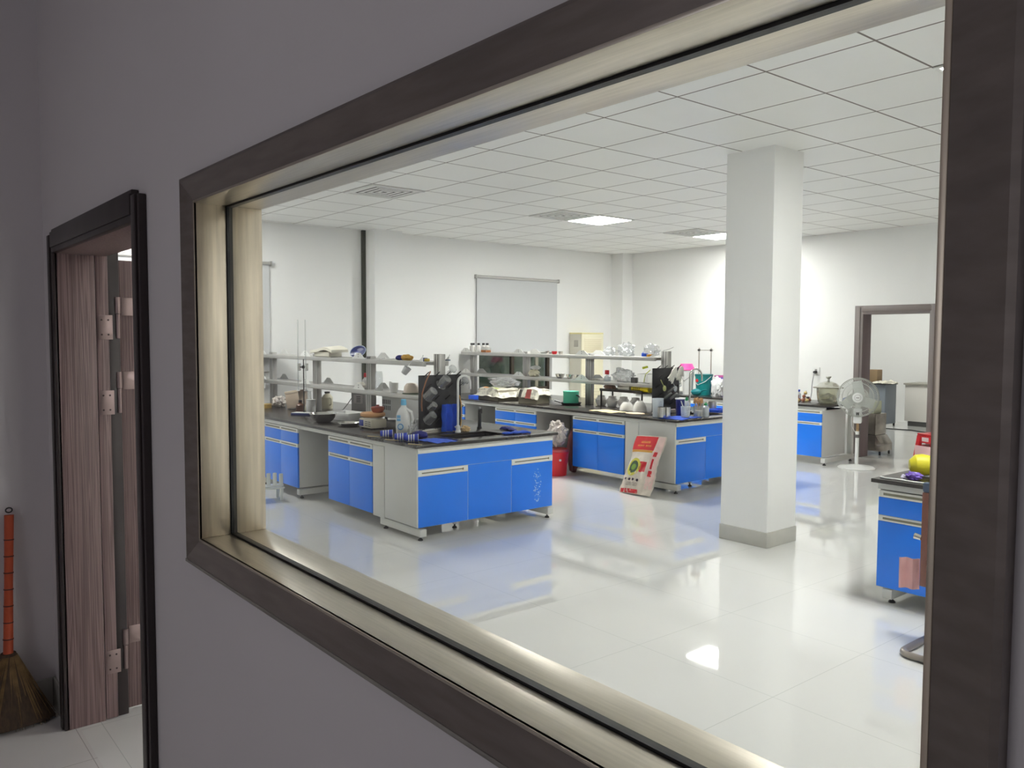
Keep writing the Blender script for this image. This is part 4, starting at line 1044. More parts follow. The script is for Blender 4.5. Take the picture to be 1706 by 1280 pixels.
m.build('black_print', BLACK_PL, t)
t = thing('paper_roll', 'white paper roll lying on the metal rack, beside the yellow roll', 'roll', (-6.685, 7.22, ZR + .041), rad(-4))
m = MB(); m.cyl((-.10, 0, 0), (.10, 0, 0), .0405, .0405, 24); m.build('roll', PAPER, t); m = MB(); m.cyl((-.101, 0, 0), (-.099, 0, 0), .018); m.build('core', KRAFT, t)
bag('cloth_bundle', 'brown cloth bundle lying on the end of the metal rack by the post', 'cloth', (-6.96, 7.24, ZR), (.085, .06, .04), mat('brown_cloth', S(160, 130, 116), .9, var=.1), 4, .3)
def jar(x, y, label, lidless=False):
    t = thing('porcelain_jar', label, 'jar', (x, y, ZT1), 0, 'white porcelain jars under the metal rack')
    m = MB(); m.lathe([(0, 0), (.045, 0), (.05, .006), (.072, .045), (.072, .075), (.05, .105), (.046, .112), (.05, .118), (.042, .118), (.04, .11), (.0, .10)], seg=26, cap=False); m.build('body', PORC, t)
    m = MB(); m.lathe([(.047, .1185), (.047, .124), (.03, .128), (0, .130)], seg=22); m.build('lid', mat('porcelain_lid', S(238, 234, 228), .2), t)
    return t
JL = ('round white porcelain jar at the rack post end of the row', 'round white porcelain jar second from the rack post', 'round white porcelain jar third from the rack post', 'round white porcelain jar at the sink end of the row')
for k, (x, y) in enumerate(((-7.127, 7.26), (-6.95, 7.27), (-6.78, 7.29), (-6.605, 7.31))): jar(x, y, JL[k])
def up_bowl(x, y, r, h, label):
    t = thing('porcelain_bowl', label, 'bowl', (x, y, ZT1), 0, 'upturned white bowls before the metal rack')
    m = MB(); m.lathe([(r, 0), (r + .002, .004), (r * .9, h * .5), (r * .55, h * .9), (r * .4, h * .93)], seg=28, cap=False); m.build('body', PORC, t)
    m = MB(); m.lathe([(r * .40, h * .93), (r * .40, h), (r * .33, h), (r * .32, h * .95), (0, h * .95)], seg=24, cap=False); m.build('foot_ring', PORC, t)
up_bowl(-6.445, 6.985, .085, .105, 'white porcelain bowl turned over at the edge of the kraft paper')
up_bowl(-6.27, 7.01, .080, .125, 'taller white porcelain bowl turned over behind the round tan mat')
m = crumpled(.40, .24, .012, 5); one('kraft_paper', 'pale yellow paper sheet lying before the white jars', 'paper', m, KRAFT, (-6.49, 6.72, ZT1), rad(-8))
m = MB(); m.lathe([(0, 0), (.12, 0), (.122, .004), (.118, .007), (0, .007)], seg=28, sy=.7); one('round_mat', 'round tan mat lying between white bowls and the translucent jug', 'mat', m, mat('tan_mat', S(226, 200, 170), .8), (-6.13, 6.78, ZT1), 0)
# sink end
one('cloth', 'bright blue cloth spread on the corner of the middle bench under the cups', 'cloth', crumpled(.26, .42, .010, 8), ROYAL, (-5.50, 6.79, ZT1), rad(10))
ZC2 = ZT1 + .013
t = thing('measuring_jug', 'tall translucent plastic jug at the corner of the middle bench', 'jug', (-5.72, 6.68, ZT1), rad(-20))
m = MB(); m.lathe([(0, .002), (.054, .002), (.062, .20), (.060, .20), (.052, .006), (0, .006)], seg=24, cap=False); m.build('body', MILKY, t)
m = MB(); m.tube([(.058, 0, .17), (.098, 0, .165), (.098, 0, .075), (.056, 0, .06)], .006, 8); m.build('handle', MILKY, t)
def steel_cup(x, y, r, h, label, z=ZT1, mtl=None, group='steel cups and pots at the middle sink', handle=False):
    t = thing('steel_cup', label, 'cup', (x, y, z), rad(200), group)
    m = MB(); m.lathe([(0, 0), (r, 0), (r, h), (r + .003, h + .002), (r - .003, h + .002), (r - .004, .005), (0, .005)], seg=26, cap=False); m.build('body', mtl or CHROME, t)
    if handle: m = MB(); m.tube([(r, 0, h * .8), (r + .03, 0, h * .75), (r + .03, 0, h * .35), (r, 0, h * .25)], .004, 8); m.build('handle', mtl or CHROME, t)
steel_cup(-5.60, 6.60, .040, .105, 'polished steel cup on the blue cloth before the translucent jug', ZC2)
steel_cup(-5.60, 6.69, .036, .10, 'polished steel cup on the blue cloth, behind another one and nearer the glove board', ZC2)
t = thing('navy_bottle', 'navy blue tumbler with a white lid before the glove board', 'tumbler', (-5.657, 6.97, ZT1))
m = MB(); m.lathe([(.04, 0), (.042, .004), (.048, .18), (0, .18)], seg=24); m.build('body', mat('navy_plastic', S(24, 36, 116), .35), t); m = MB(); m.lathe([(.055, .1805), (.055, .192), (0, .195)], seg=24); m.build('lid', WHITE_PL, t)
t = thing('tool_beaker', 'white patterned beaker holding two white sticks on the blue cloth', 'beaker', (-5.472, 6.83, ZC2))
m = MB(); m.lathe([(0, 0), (.043, 0), (.05, .11), (.048, .11), (.041, .004), (0, .004)], seg=24, cap=False); m.build('body', mat('white_speckled_beaker', S(216, 222, 222), .4, var=.2, scale=90), t)
for k, (a, b) in enumerate(((.02, -.05), (-.01, .02))): 
    m = MB(); m.tube([(a * .5, .0, .006), (b, -.012, .165)], .005, 8); m.build('stick', WHITE_PL, t)
t = thing('brush_jar', 'jar of tan brushes standing behind the white beaker', 'jar', (-5.46, 7.03, ZT1))
m = MB(); m.lathe([(0, 0), (.05, 0), (.052, .12), (.050, .12), (.047, .004), (0, .004)], seg=22, cap=False); m.build('jar', CLEARG, t)
m = MB(); m.lathe([(0, .006), (.040, .006), (.042, .07), (0, .072)], seg=18); m.build('content', mat('pale_label_wrap', S(226, 216, 200), .7), t)
for k in range(5):
    a = k * 1.3; m = MB(); m.tube([(.012 * math.cos(a), .012 * math.sin(a), .075), (.032 * math.cos(a), .032 * math.sin(a), .15)], .004, 6); m.blob((.036 * math.cos(a), .036 * math.sin(a), .175), (.02, .02, .032), .3, 7, k, 2); m.build('brush', mat('tan_bristles', S(186, 142, 100), .9, var=.2, scale=60), t)
def squeeze(x, y, label, body, cap, h=.17):
    t = thing('squeeze_bottle', label, 'bottle', (x, y, ZT1), 0)
    m = MB(); m.lathe([(.034, 0), (.036, .004), (.036, h * .65), (.018, h * .78), (.014, h * .8), (0, h * .8)], seg=20); m.build('body', body, t)
    m = MB(); m.lathe([(.018, h * .805), (.018, h * .92), (.008, h), (0, h)], seg=16); m.build('cap', cap, t)
GREENP = mat('green_plastic', S(40, 150, 96), .4)
squeeze(-5.66, 7.085, 'clear bottle with a green cap behind the navy tumbler', MILKY, GREENP, .20)
squeeze(-5.44, 7.13, 'green-capped squat bottle beside the brush jar, near the pillar', MILKY, GREENP, .15)
steel_cup(-5.885, 7.65, .055, .105, 'dull steel pot with a handle at the far edge of the middle sink', ZT1, DULL, handle=True)
steel_cup(-5.86, 7.80, .048, .105, 'dull steel pot without handle beside the blue tray', ZT1, DULL)
t = thing('blue_tray', 'bright blue plastic tray at the far corner of the middle bench', 'tray', (-5.70, 7.73, ZT1), 0)
m = MB(); m.box(-.075, .075, -.12, .12, 0, .008, .003)
for a in ((-.075, .075, -.12, -.11), (-.075, .075, .11, .12), (-.075, -.065, -.11, .11), (.065, .075, -.11, .11)): m.box(a[0], a[1], a[2], a[3], .007, .035, .003)
m.build('tray', BLUEB, t)
# gloves on the second board
for k, (y, z, rr) in enumerate(((7.185, 1.215, -38), (7.315, 1.225, -30))):
    m = MB(); M = T(-5.925 - .012 * k, y, z) @ RX(rad(rr)) @ RY(rad(90)) @ Matrix.Scale(.80, 4)
    m.blob((0, 0, 0), (.085, .055, .02), .2, 5, 4 + k, 3, M=M)
    for j, dy in enumerate((-.036, -.013, .011, .034)): m.tube([M @ Vector((.06, dy, 0)), M @ Vector((.10 + .01 * (j % 2), dy * 1.3, .006)), M @ Vector((.135 + .012 * (j % 2), dy * 1.6, 0))], [.013, .012, .008], 8)
    m.tube([M @ Vector((-.01, .045, 0)), M @ Vector((.03, .085, 0))], [.014, .009], 8)
    one('rubber_glove', ('white rubber glove drying on the glove board, nearest the rack post', 'white rubber glove drying on the glove board, beside the steel tap')[k], 'glove', m, mat('white_rubber', S(228, 226, 216), .6), group='white gloves on the board')
for k, (y, z, mt, lb) in enumerate(((7.03, 1.09, mat('olive_plastic', S(190, 196, 130), .5), 'small olive spoon hanging on the glove board'), (7.22, 1.08, MILKY, 'clear plastic scoop hanging in the middle of the glove board'), (7.30, 1.13, CLEARG, 'short clear test tube hanging near the steel tap'))):
    t = thing('hanging_scoop', lb, 'scoop', (-5.965, y, z), 0)
    m = MB(); m.tube([(-.018, 0, .05), (0, .0, .02), (.01, .02, -.02)], .005, 6); m.build('handle', mt, t); m = MB(); m.blob((.012, .03, -.045), (.016, .026, .034), .1, 4, k, 2); m.build('scoop', mt, t)
for k, (y, z) in enumerate(((7.10, .93), (7.20, .92), (7.29, .93), (7.15, .99))):
    M = T(-5.985, y, z) @ RZ(rad(12)) @ RY(rad(52)); m = MB(); m.lathe([(.018, 0), (.018, .09), (.012, .105), (0, .108)], seg=14, M=M, cap=False)
    one('test_tube', 'clear test tube hanging low on the glove board', 'test tube', m, CLEARG, group='test tubes on the glove board')
# rack shelves of the middle bench
def reagent(x, y, label):
    t = thing('reagent_bottle', label, 'bottle', (x, y, S2), 0, 'white bottles with black caps on the upper shelf')
    m = MB(); m.lathe([(.029, 0), (.031, .004), (.031, .085), (.016, .098), (.016, .104), (0, .104)], seg=20); m.build('body', PORC, t); m = MB(); m.lathe([(.021, .1045), (.021, .132), (0, .133)], seg=16); m.build('cap', BLACK_PL, t)
for x, y, lb in ((-9.75, 7.20, 'white black-capped bottle at the wall end of the group'), (-9.665, 7.165, 'white black-capped bottle in front, second from the wall end'), (-9.62, 7.32, 'white black-capped bottle at the back, in the middle of the group'), (-9.58, 7.20, 'white black-capped bottle in front, beside the amber jar'), (-9.49, 7.29, 'white black-capped bottle at the back, beside the amber jar')): reagent(x, y, lb)
for x, lb in ((-9.44, 'short amber jar with clear lid beside the black-capped bottles'), (-9.34, 'short amber jar beside another, farther from the black-capped bottles')):
    t = thing('amber_jar', lb, 'jar', (x, 7.19, S2), 0, 'amber jars on the upper shelf')
    m = MB(); m.lathe([(.04, 0), (.042, .004), (.042, .03), (.038, .034), (0, .034)], seg=20); m.build('content', mat('amber_content', S(166, 110, 70), .5, var=.2), t); m = MB(); m.lathe([(.043, .0345), (.043, .06), (.03, .075), (0, .078)], seg=20, cap=False); m.build('glass', CLEARG, t)
for x, r, mt, lb in ((-8.06, .03, CHROME, 'small steel dish at the wall end of the row on the upper shelf'), (-7.92, .036, RED, 'small red-rimmed dish in the row on the upper shelf'), (-7.80, .03, DULL, 'small dull steel dish at the sink end of the row, upper shelf')):
    bowl('small_dish', lb, 'dish', (x, 7.19, S2), r, .036, mt, .7, 'small dishes on the upper shelf', .003, .002, seg=18)
bag('plastic_bag', 'flat clear bag on the upper shelf beside the rack post', 'bag', (-6.95, 7.22, S2), (.075, .06, .055), CLEAR, 21, .5)
bag('plastic_bag', 'tall clear bag puffed up on the upper shelf of the middle rack', 'bag', (-6.68, 7.22, S2), (.11, .08, .085), CLEAR, 22, .55)
t = thing('sponge_pack', 'bag of blue and yellow sponges at the end of the upper shelf', 'sponges', (-6.32, 7.23, S2))
m = MB(); m.blob((.02, 0, .07), (.11, .07, .08), .4, 5, 5, 4, flat=0, ridge=True); m.build('bag', CLEAR, t)
MB().box(-.09, -.02, -.05, -.005, .002, .045, .008).build('blue_sponge', BLUEB, t); MB().box(-.012, .06, -.05, -.005, .002, .03, .008).build('orange_sponge', mat('orange_sponge', S(230, 160, 40), .9), t)
bag('bread_bag', 'cream bag with a white top lying on the lower shelf above the cartons', 'bag', (-8.36, 7.22, S1), (.09, .07, .05), CREAM_PL, 31, .25)
bag('tissue_bag', 'white plastic bag lying on top of the cream bag, lower shelf', 'bag', (-8.35, 7.24, S1 + .098), (.075, .06, .028), WHITE_PL, 32, .35)
for x, r, lb in ((-7.82, .062, 'steel bowl in the row on the lower shelf, above the mint pot'), (-7.63, .05, 'steel bowl in the middle of the row on the lower shelf'), (-7.475, .052, 'steel bowl beside the rack post on the lower shelf')):
    bowl('steel_bowl', lb, 'bowl', (x, 7.20, S1), r, .055, CHROME, .5, 'steel bowls on the lower shelf', .003, .003)
one('paper_stack', 'white folded paper lying on the lower shelf right beside the bracket', 'paper', MB().sheet(.15, .14, lambda u, v: .010 + .012 * (1 - u * u), .008, 10, 6), PAPER, (-7.10, 7.20, S1), rad(8))
t = thing('spray_bottle', 'clear spray bottle with a red head on the lower shelf', 'bottle', (-6.965, 7.20, S1), rad(10))
m = MB(); m.lathe([(.04, 0), (.042, .005), (.040, .055), (.016, .075), (.014, .082), (0, .082)], seg=18); m.build('body', MILKY, t); m = MB(); m.box(-.035, .018, -.012, .012, .083, .135, .006); m.build('head', RED, t)
bag('plastic_bag', 'large clear bag of small parts on the lower shelf above the jars', 'bag', (-6.73, 7.23, S1), (.15, .10, .085), CLEAR, 41, .45)
boxy('dark_box', 'small dark box between the large clear bag and the wire basket', 'box', (-6.505, 7.175, S1), 0, .075, .05, .065, mat('charcoal_box', S(74, 74, 76), .6), .004)
t = thing('dish_brush', 'yellow-green brush sticking up from the small wire basket', 'brush', (-6.40, 7.22, S1 + .003), rad(5))
m = MB(); m.tube([(.0, 0, .005), (.02, 0, .10), (.09, 0, .155)], .005, 8); m.build('handle', mat('lime_plastic', S(216, 226, 60), .4), t); MB().box(.06, .13, -.012, .012, .14, .165, .005, M=RY(rad(-14)) @ T(-.035, 0, .02)).build('head', mat('lime_plastic', S(216, 226, 60), .4), t)
t = thing('wire_basket', 'small white wire basket on the lower shelf beside the glove board', 'basket', (-6.36, 7.22, S1))
m = MB()
for z in (.004, .11): m.tube([(-.075, -.07, z), (.075, -.07, z), (.075, .07, z), (-.075, .07, z)], .003, 6, closed=True)
m.build('rim', WHITE_PL, t)
m = MB()
for k in range(9):
    x = -.075 + k * .15 / 8
    for y in (-.07, .07): m.cyl((x, y, .004), (x, y, .11), .0018, seg=6)
m.build('wire_mesh', WHITE_PL, t)
m = MB(); m.tube([(-.05, 0, .003), (.02, .0, .02), (.07, .0, .045)], .003, 6); one('probe', 'thin grey probe sticking out past the post top of the middle rack', 'probe', m, GREY_PL, (-6.10, 7.275, 1.4565), rad(30))

# ------------------------------------------------------------------ bench along the back wall
t = thing('pail', 'teal plastic pail with a red mark on the back-wall bench', 'pail', (-7.567, 9.86, ZT1))
m = MB(); m.lathe([(0, 0), (.105, 0), (.125, .27), (.132, .272), (.132, .285), (.120, .285), (.10, .006), (0, .006)], seg=28, cap=False); m.build('body', TEAL, t)
m = MB(); m.lathe([(0, .2855), (.128, .2855), (.136, .29), (.134, .305), (0, .308)], seg=28, cap=False); m.build('lid', mat('dark_teal_lid', S(14, 100, 104), .4), t)
m = MB(); m.blob((0, 0, 0), (.03, .006, .025), .3, 5, 3, 2, M=T(-.03, -.118, .21)); m.build('red_mark', RED, t)
m = MB(); m.tube([(.132, 0, .275), (.10, -.10, .20), (0, -.142, .15), (-.10, -.10, .20), (-.132, 0, .275)], .004, 6); m.build('bail', WHITE_PL, t)
t = thing('funnel', 'teal plastic scoop lying against the teal pail', 'scoop', (-7.50, 9.60, ZT1), rad(10))
m = MB(); m.blob((0, 0, .05), (.08, .05, .05), .1, 4, 2, 3, flat=0); m.build('scoop', mat('deep_teal', S(12, 116, 124), .4), t); m = MB(); m.tube([(.07, 0, .06), (.12, 0, .085), (.17, 0, .09)], .011, 8); m.build('handle', mat('deep_teal', S(12, 116, 124), .4), t)
t = thing('metal_stand', 'tall double-rod metal stand behind the teal pail', 'laboratory stand', (-7.736, 10.10, ZT1), rad(0))
MB().box(-.14, .14, -.07, .07, 0, .012, .003).build('base', BLACK_PL, t)
for sx in (-.112, .112):
    m = MB(); m.cyl((sx, 0, .012), (sx, 0, .69), .009, seg=12); m.build('rod', DULL, t)
m = MB(); m.cyl((-.15, -.0, .655), (.15, 0, .655), .006, seg=8); m.build('crossbar', DULL, t)
for sx in (-.112, .112): MB().box(sx - .016, sx + .016, -.014, .014, .64, .67, .003).build('boss', BLACK_PL, t)
t = thing('bucket', 'lilac plastic bucket with a pink rim beside the teal pail', 'bucket', (-7.381, 10.07, ZT1))
m = MB(); m.lathe([(0, 0), (.09, 0), (.12, .27), (.117, .27), (.086, .005), (0, .005)], seg=26, cap=False); m.build('body', PURPLE, t)
m = MB(); m.lathe([(.119, .262), (.127, .268), (.127, .285), (.116, .285), (.116, .262)], seg=26, cap=False); m.build('rim', mat('magenta_rim', S(200, 90, 160), .4), t)
t = thing('ladle', 'black-handled ladle standing in the lilac bucket', 'ladle', (-7.37, 10.05, ZT1 + .0062))
m = MB(); m.tube([(0, .0, .008), (.03, .0, .25), (.05, 0, .38), (.075, 0, .42)], [.008, .008, .011, .009], 8); m.build('handle', BLACK_PL, t)
bag('plastic_bag', 'white plastic bag standing before the lilac bucket, by the pillar', 'bag', (-7.20, 9.70, ZT1), (.095, .08, .15), mat('white_bag_film', S(230, 230, 232), .45), 51, .35)
t = thing('basin', 'pink plastic basin stacked upside down on a white bucket', 'basin', (-7.78, 9.72, ZT1 + .3605))
m = MB(); m.lathe([(.125, 0), (.128, .008), (.085, .095), (0, .097)], seg=28, cap=False); m.build('basin', PINK, t)
t = thing('white_bucket', 'tall white bucket under the pink basin, behind the steel tap', 'bucket', (-7.75, 9.72, ZT1))
m = MB(); m.lathe([(0, 0), (.07, 0), (.088, .34), (.091, .345), (.091, .36), (.085, .36), (.066, .005), (0, .005)], seg=28, cap=False); m.build('body', WHITE_PL, t)
m = MB(); m.tube([(-.09, 0, .34), (-.065, -.07, .25), (0, -.097, .2), (.065, -.07, .25), (.09, 0, .34)], .004, 6); m.build('bail', GREY_PL, t)
# casserole, shallots, socket
t = thing('glass_casserole', 'glass casserole with a knobbed glass lid at the end of the back-wall bench', 'casserole', (-5.587, 9.86, ZT1))
AMBERG = film('smoky_casserole_glass', (.90, .90, .82, 1), .10, .8, .05, 2.0, .10)
m = MB(); m.lathe([(0, 0), (.105, 0), (.125, .02), (.142, .12), (.147, .20), (.143, .20), (.137, .12), (.12, .024), (.10, .006), (0, .006)], seg=32, cap=False); m.build('pot', AMBERG, t)
m = MB(); m.lathe([(.143, .2005), (.185, .202), (.187, .212), (.145, .222), (.10, .262), (.04, .284), (0, .286)], seg=32, cap=False); m.build('lid', AMBERG, t)
m = MB(); m.lathe([(0, .2865), (.016, .2865), (.014, .315), (.034, .34), (.03, .35), (0, .35)], seg=20, cap=False); m.build('knob', mat('glass_knob', S(186, 186, 176), .15), t)
m = MB(); m.lathe([(.184, .2005), (.1895, .2015), (.1895, .207), (.184, .207)], seg=32); m.build('metal_rim', mat('bronze_rim', S(120, 110, 84), .3, .6), t)
m = MB(); m.blob((0, 0, .075), (.10, .10, .05), .35, 6, 8, 3, flat=.012); m.build('content', mat('pickled_content', S(196, 190, 160), .6, var=.4, scale=22), t)
SHAL = mat('brown_shallot_skin', S(150, 92, 66), .5, var=.3, scale=30); SHAL2 = mat('pale_root', S(214, 190, 130), .6, var=.2, scale=30)
rnd = random.Random(5); n_ = 0
pts = []
for k in range(22):
    x, y = -6.04 + rnd.uniform(-.20, .20), 9.80 + rnd.uniform(-.10, .10); lay = 0
    while any((x - a) ** 2 + (y - b) ** 2 < .045 ** 2 and l_ == lay for a, b, l_ in pts): lay += 1
    pts.append((x, y, lay))
    m = MB(); m.lathe([(0, .0), (.018, .004), (.025, .018), (.018, .034), (.005, .044), (.003, .054), (0, .054)], seg=12, cap=False, M=RX(rnd.uniform(-.5, .5)) @ RZ(rnd.uniform(0, 6)))
    one('shallot', 'brown or straw-coloured shallot in the heap beside the glass casserole', 'shallot', m, (SHAL, SHAL, SHAL2)[k % 3], (x, y, ZT1 + .006 + .046 * lay), 0, 'shallots heaped on the back-wall bench')
t = thing('water_bottle', 'clear bottle with a bright blue cap beside the pillar edge', 'bottle', (-6.075, 9.96, ZT1))
m = MB(); m.lathe([(.035, 0), (.036, .005), (.036, .09), (.015, .115), (.015, .122), (0, .122)], seg=18); m.build('body', MILKY, t); m = MB(); m.lathe([(.024, .1225), (.024, .15), (0, .15)], seg=16); m.build('cap', BLUEB, t)
m = MB(); m.blob((0, 0, .03), (.055, .045, .045), .5, 7, 3, 3, flat=0, ridge=True); one('blue_bag', 'crumpled bright blue bag at the very end of the back-wall bench', 'bag', m, BLUEB, (-5.45, 10.06, ZT1))
t = thing('wall_socket', 'white wall socket with a black plug beside the open doorway', 'socket', (-6.205, YB, 1.145))
MB().box(-.057, .057, -.010, -.0005, -.057, .057, .004).build('plate', WHITE_PL, t)
MB().box(-.018, .018, -.0115, -.0095, -.03, .03, .001).build('sockets', GREY_PL, t)
t = thing('power_cord', 'black plug and grey cord running from wall socket down to the bench', 'power cord', (-6.205, YB - .012, 1.13))
m = MB(); m.cyl((0, 0, 0), (0, -.045, 0), .022, .018, 14); m.build('plug', BLACK_PL, t)
m = MB(); m.tube([(0, -.04, -.005), (.0, -.06, -.06), (.01, -.10, -.13), (.05, -.18, -.20), (.12, -.30, -.27), (.165, -.40, -.345), (.165, -.43, -.352)], .005, 8); m.build('cord', mat('grey_cord', S(90, 92, 100), .5), t)
m = MB(); m.cyl((.165, -.43, -.340), (.14, -.46, -.337), .022, .02, 12); m.build('connector', BLACK_PL, t)

# ------------------------------------------------------------------ on the floor
t = thing('red_bucket', 'red plastic bucket in the knee space of the middle bench', 'bucket', (-6.93, 6.38, 0))
t.location = (-7.02, 6.42, 0)
m = MB(); m.lathe([(0, 0), (.115, 0), (.14, .26), (.146, .262), (.146, .278), (.134, .278), (.11, .006), (0, .006)], seg=28, cap=False); m.build('body', RED, t)
m = MB(); m.lathe([(.135, .2785), (.14, .295), (.138, .31), (.132, .31)], seg=28, cap=False); m.build('liner', film('red_tinted_liner', (.7, .12, .12, 1), .06, .5, .1, 2.5, .6), t)
m = MB(); m.lathe([(0, 0), (.014, 0), (.014, .008), (0, .010)], seg=14, M=T(.118, -.055, .19) @ RY(rad(90)) @ RX(rad(25))); m.build('pin', WHITE_PL, t)
m = MB(); m.blob((0, 0, 0), (.115, .105, .14), .38, 5, 61, 4, ridge=True); one('plastic_bag', 'grey and white crumpled bags stuffed in the top of the red bucket', 'bag', m, mat('grey_white_bag', S(196, 186, 180), .5, var=.3, scale=12), (-7.01, 6.42, .49))
t = thing('dark_red_bag', 'dark red bag behind the red bucket, against the blue cabinet', 'bag', (-7.03, 6.70, 0))
m = MB(); m.blob((0, 0, .26), (.085, .075, .27), .2, 5, 15, 4, flat=0, ridge=True); m.build('bag', mat('dark_red_bag', S(110, 40, 44), .6, var=.2), t)
# rice sack leaning on the grey end panel
t = thing('rice_sack', 'red and white printed rice sack leaning on the grey end panel of the middle bench', 'sack', (-5.625, 6.225, .004))
LM = RX(rad(-24))
SACKW = mat('white_woven_sack', S(214, 204, 192), .35, var=.12, scale=14, bump=.3, bscale=25)
def sack_pt(u, v, s_):
    hw = .205 * (1 - .05 * v) + .012 * math.sin(v * 9); th = .05 * (1 - abs(u) ** 2.6) * math.sin(math.pi * min(max(v * .86 + .10, 0), 1)) + .004
    wr = .007 * noise.noise(Vector((u * 4, v * 6, 3.1))) + (.012 * noise.noise(Vector((u * 9, v * 14, 1.7))) if v < .35 else 0)
    return Vector((u * hw, s_ * th + wr, v * .635 + .01 * u))
def sack_face(u0, u1, v0, v1, off, nm, mt, par, n=14):
    b = bmesh.new(); G = [[b.verts.new(LM @ (sack_pt(u0 + (u1 - u0) * i / n, v0 + (v1 - v0) * j / n, -1) + Vector((0, -off, 0)))) for j in range(n + 1)] for i in range(n + 1)]
    for i in range(n):
        for j in range(n): b.faces.new((G[i][j], G[i + 1][j], G[i + 1][j + 1], G[i][j + 1]))
    mb = MB(); mb._merge(b); return mb.build(nm, mt, par)
b = bmesh.new(); n = 26
for s_ in (-1, 1):
    G = [[b.verts.new(LM @ sack_pt(-1 + 2 * i / n, j / n, s_)) for j in range(n + 1)] for i in range(n + 1)]
    for i in range(n):
        for j in range(n):
            q_ = (G[i][j], G[i + 1][j], G[i + 1][j + 1], G[i][j + 1]); b.faces.new(q_ if s_ < 0 else q_[::-1])
bmesh.ops.remove_doubles(b, verts=b.verts, dist=.009)
mb = MB(); mb._merge(b); sk = mb.build('sack_body', SACKW, t, 60)
PR = mat('red_print', S(200, 30, 44), .35, var=.08, scale=20); OC = mat('ochre_print', S(190, 140, 50), .4, var=.1)
sack_face(-.98, .52, .74, .985, .0015, 'red_panel', PR, t)
sack_face(-.95, .50, .70, .738, .0015, 'ochre_band', OC, t)
sack_face(-.02, .42, .36, .535, .0015, 'red_panel', PR, t)
sack_face(-.9, .25, .01, .075, .0015, 'red_panel', PR, t)
sack_face(.56, .95, .10, .98, .0012, 'side_strip', mat('pink_white_strip', S(226, 196, 190), .4, var=.1, scale=20), t)
sack_face(.62, .80, .30, .40, .0022, 'red_mark', PR, t); sack_face(.66, .76, .43, .60, .0022, 'red_mark', PR, t); sack_face(.62, .80, .64, .72, .0022, 'red_mark', PR, t)
def sack_disc(cu, cv, r, off, nm, mt, par):
    b = bmesh.new(); hw = .205; c0 = b.verts.new(LM @ (sack_pt(cu, cv, -1) + Vector((0, -off, 0)))); rings = [[c0]]
    for q_ in (1, 2, 3): rings.append([b.verts.new(LM @ (sack_pt(cu + r * q_ / 3 * math.cos(a) / hw, cv + r * q_ / 3 * math.sin(a) / .635, -1) + Vector((0, -off, 0)))) for a in [2 * math.pi * k / 24 for k in range(24)]])
    for k in range(24): b.faces.new((c0, rings[1][k], rings[1][(k + 1) % 24]))
    for A, B in ((rings[1], rings[2]), (rings[2], rings[3])):
        for k in range(24): b.faces.new((A[k], B[k], B[(k + 1) % 24], A[(k + 1) % 24]))
    mb = MB(); mb._merge(b); return mb.build(nm, mt, par)
e = sack_disc(-.40, .44, .096, .0028, 'emblem_ring', mat('yellow_green_print', S(206, 200, 70), .4), t)
sack_disc(-.40, .44, .068, .0040, 'emblem_centre', mat('dark_green_print', S(44, 72, 40), .4, var=.3, scale=30), e)
sack_disc(-.37, .435, .034, .0052, 'emblem_leaf', mat('leaf_green_print', S(110, 150, 40), .4), e)
sack_face(-.02, .12, .40, .50, .003, 'ochre_wedge', OC, t)
for k in range(4): sack_disc(-.72 + k * .27, .235 - .004 * k, .014, .0025, 'dark_dot', mat('dark_purple_print', S(60, 44, 66), .5), t)
for k, (u0, u1, v0, v1) in enumerate(((-.45, .15, .86, .90), (-.60, -.15, .80, .83), (-.05, .30, .80, .83))): sack_face(u0, u1, v0, v1, .0028, 'ochre_lettering', mat('gold_print', S(210, 120, 60), .4, var=.3, scale=60), t)
for k in range(3): sack_face(-.62, .12, .13 + k * .022, .138 + k * .022, .0025, 'grey_lettering', mat('grey_print', S(140, 130, 126), .5, var=.4, scale=90), t)
# pedestal fan
t = thing('pedestal_fan', 'white pedestal fan standing before the open doorway', 'fan', (-5.09, 9.69, 0), rad(25))
m = MB(); m.lathe([(0, 0), (.215, 0), (.22, .008), (.20, .022), (.06, .04), (.03, .05), (0, .05)], seg=40, cap=False); m.build('base', WHITE_PL, t)
m = MB(); m.cyl((0, 0, .05), (0, 0, .46), .022, seg=16); m.build('pole', WHITE_PL, t)
m = MB(); m.cyl((0, 0, .38), (0, 0, .42), .028, seg=16); m.build('collar', mat('grey_collar', S(110, 104, 104), .4), t)
m = MB(); m.cyl((0, 0, .46), (0, 0, .60), .016, seg=14); m.build('inner_pole', mat('tan_inner_pole', S(170, 140, 104), .35, .3), t)
b_ = MB().box(-.048, .048, -.05, .03, .56, .745, .015).build('control_box', WHITE_PL, t)
MB().box(-.018, .018, -.054, -.0495, .645, .70, .003).build('control_window', BLACK_PL, b_)
FH = .885
m = MB(); m.lathe([(0, -.02), (.06, -.02), (.075, .03), (.07, .10), (.03, .15), (0, .15)], seg=24, cap=False, M=T(0, .015, FH) @ RX(rad(-90))); m.box(-.03, .03, .0, .06, .74, .85, .01); m.build('motor_housing', WHITE_PL, t)
GW = mat('pale_grey_wire', S(196, 198, 192), .4)
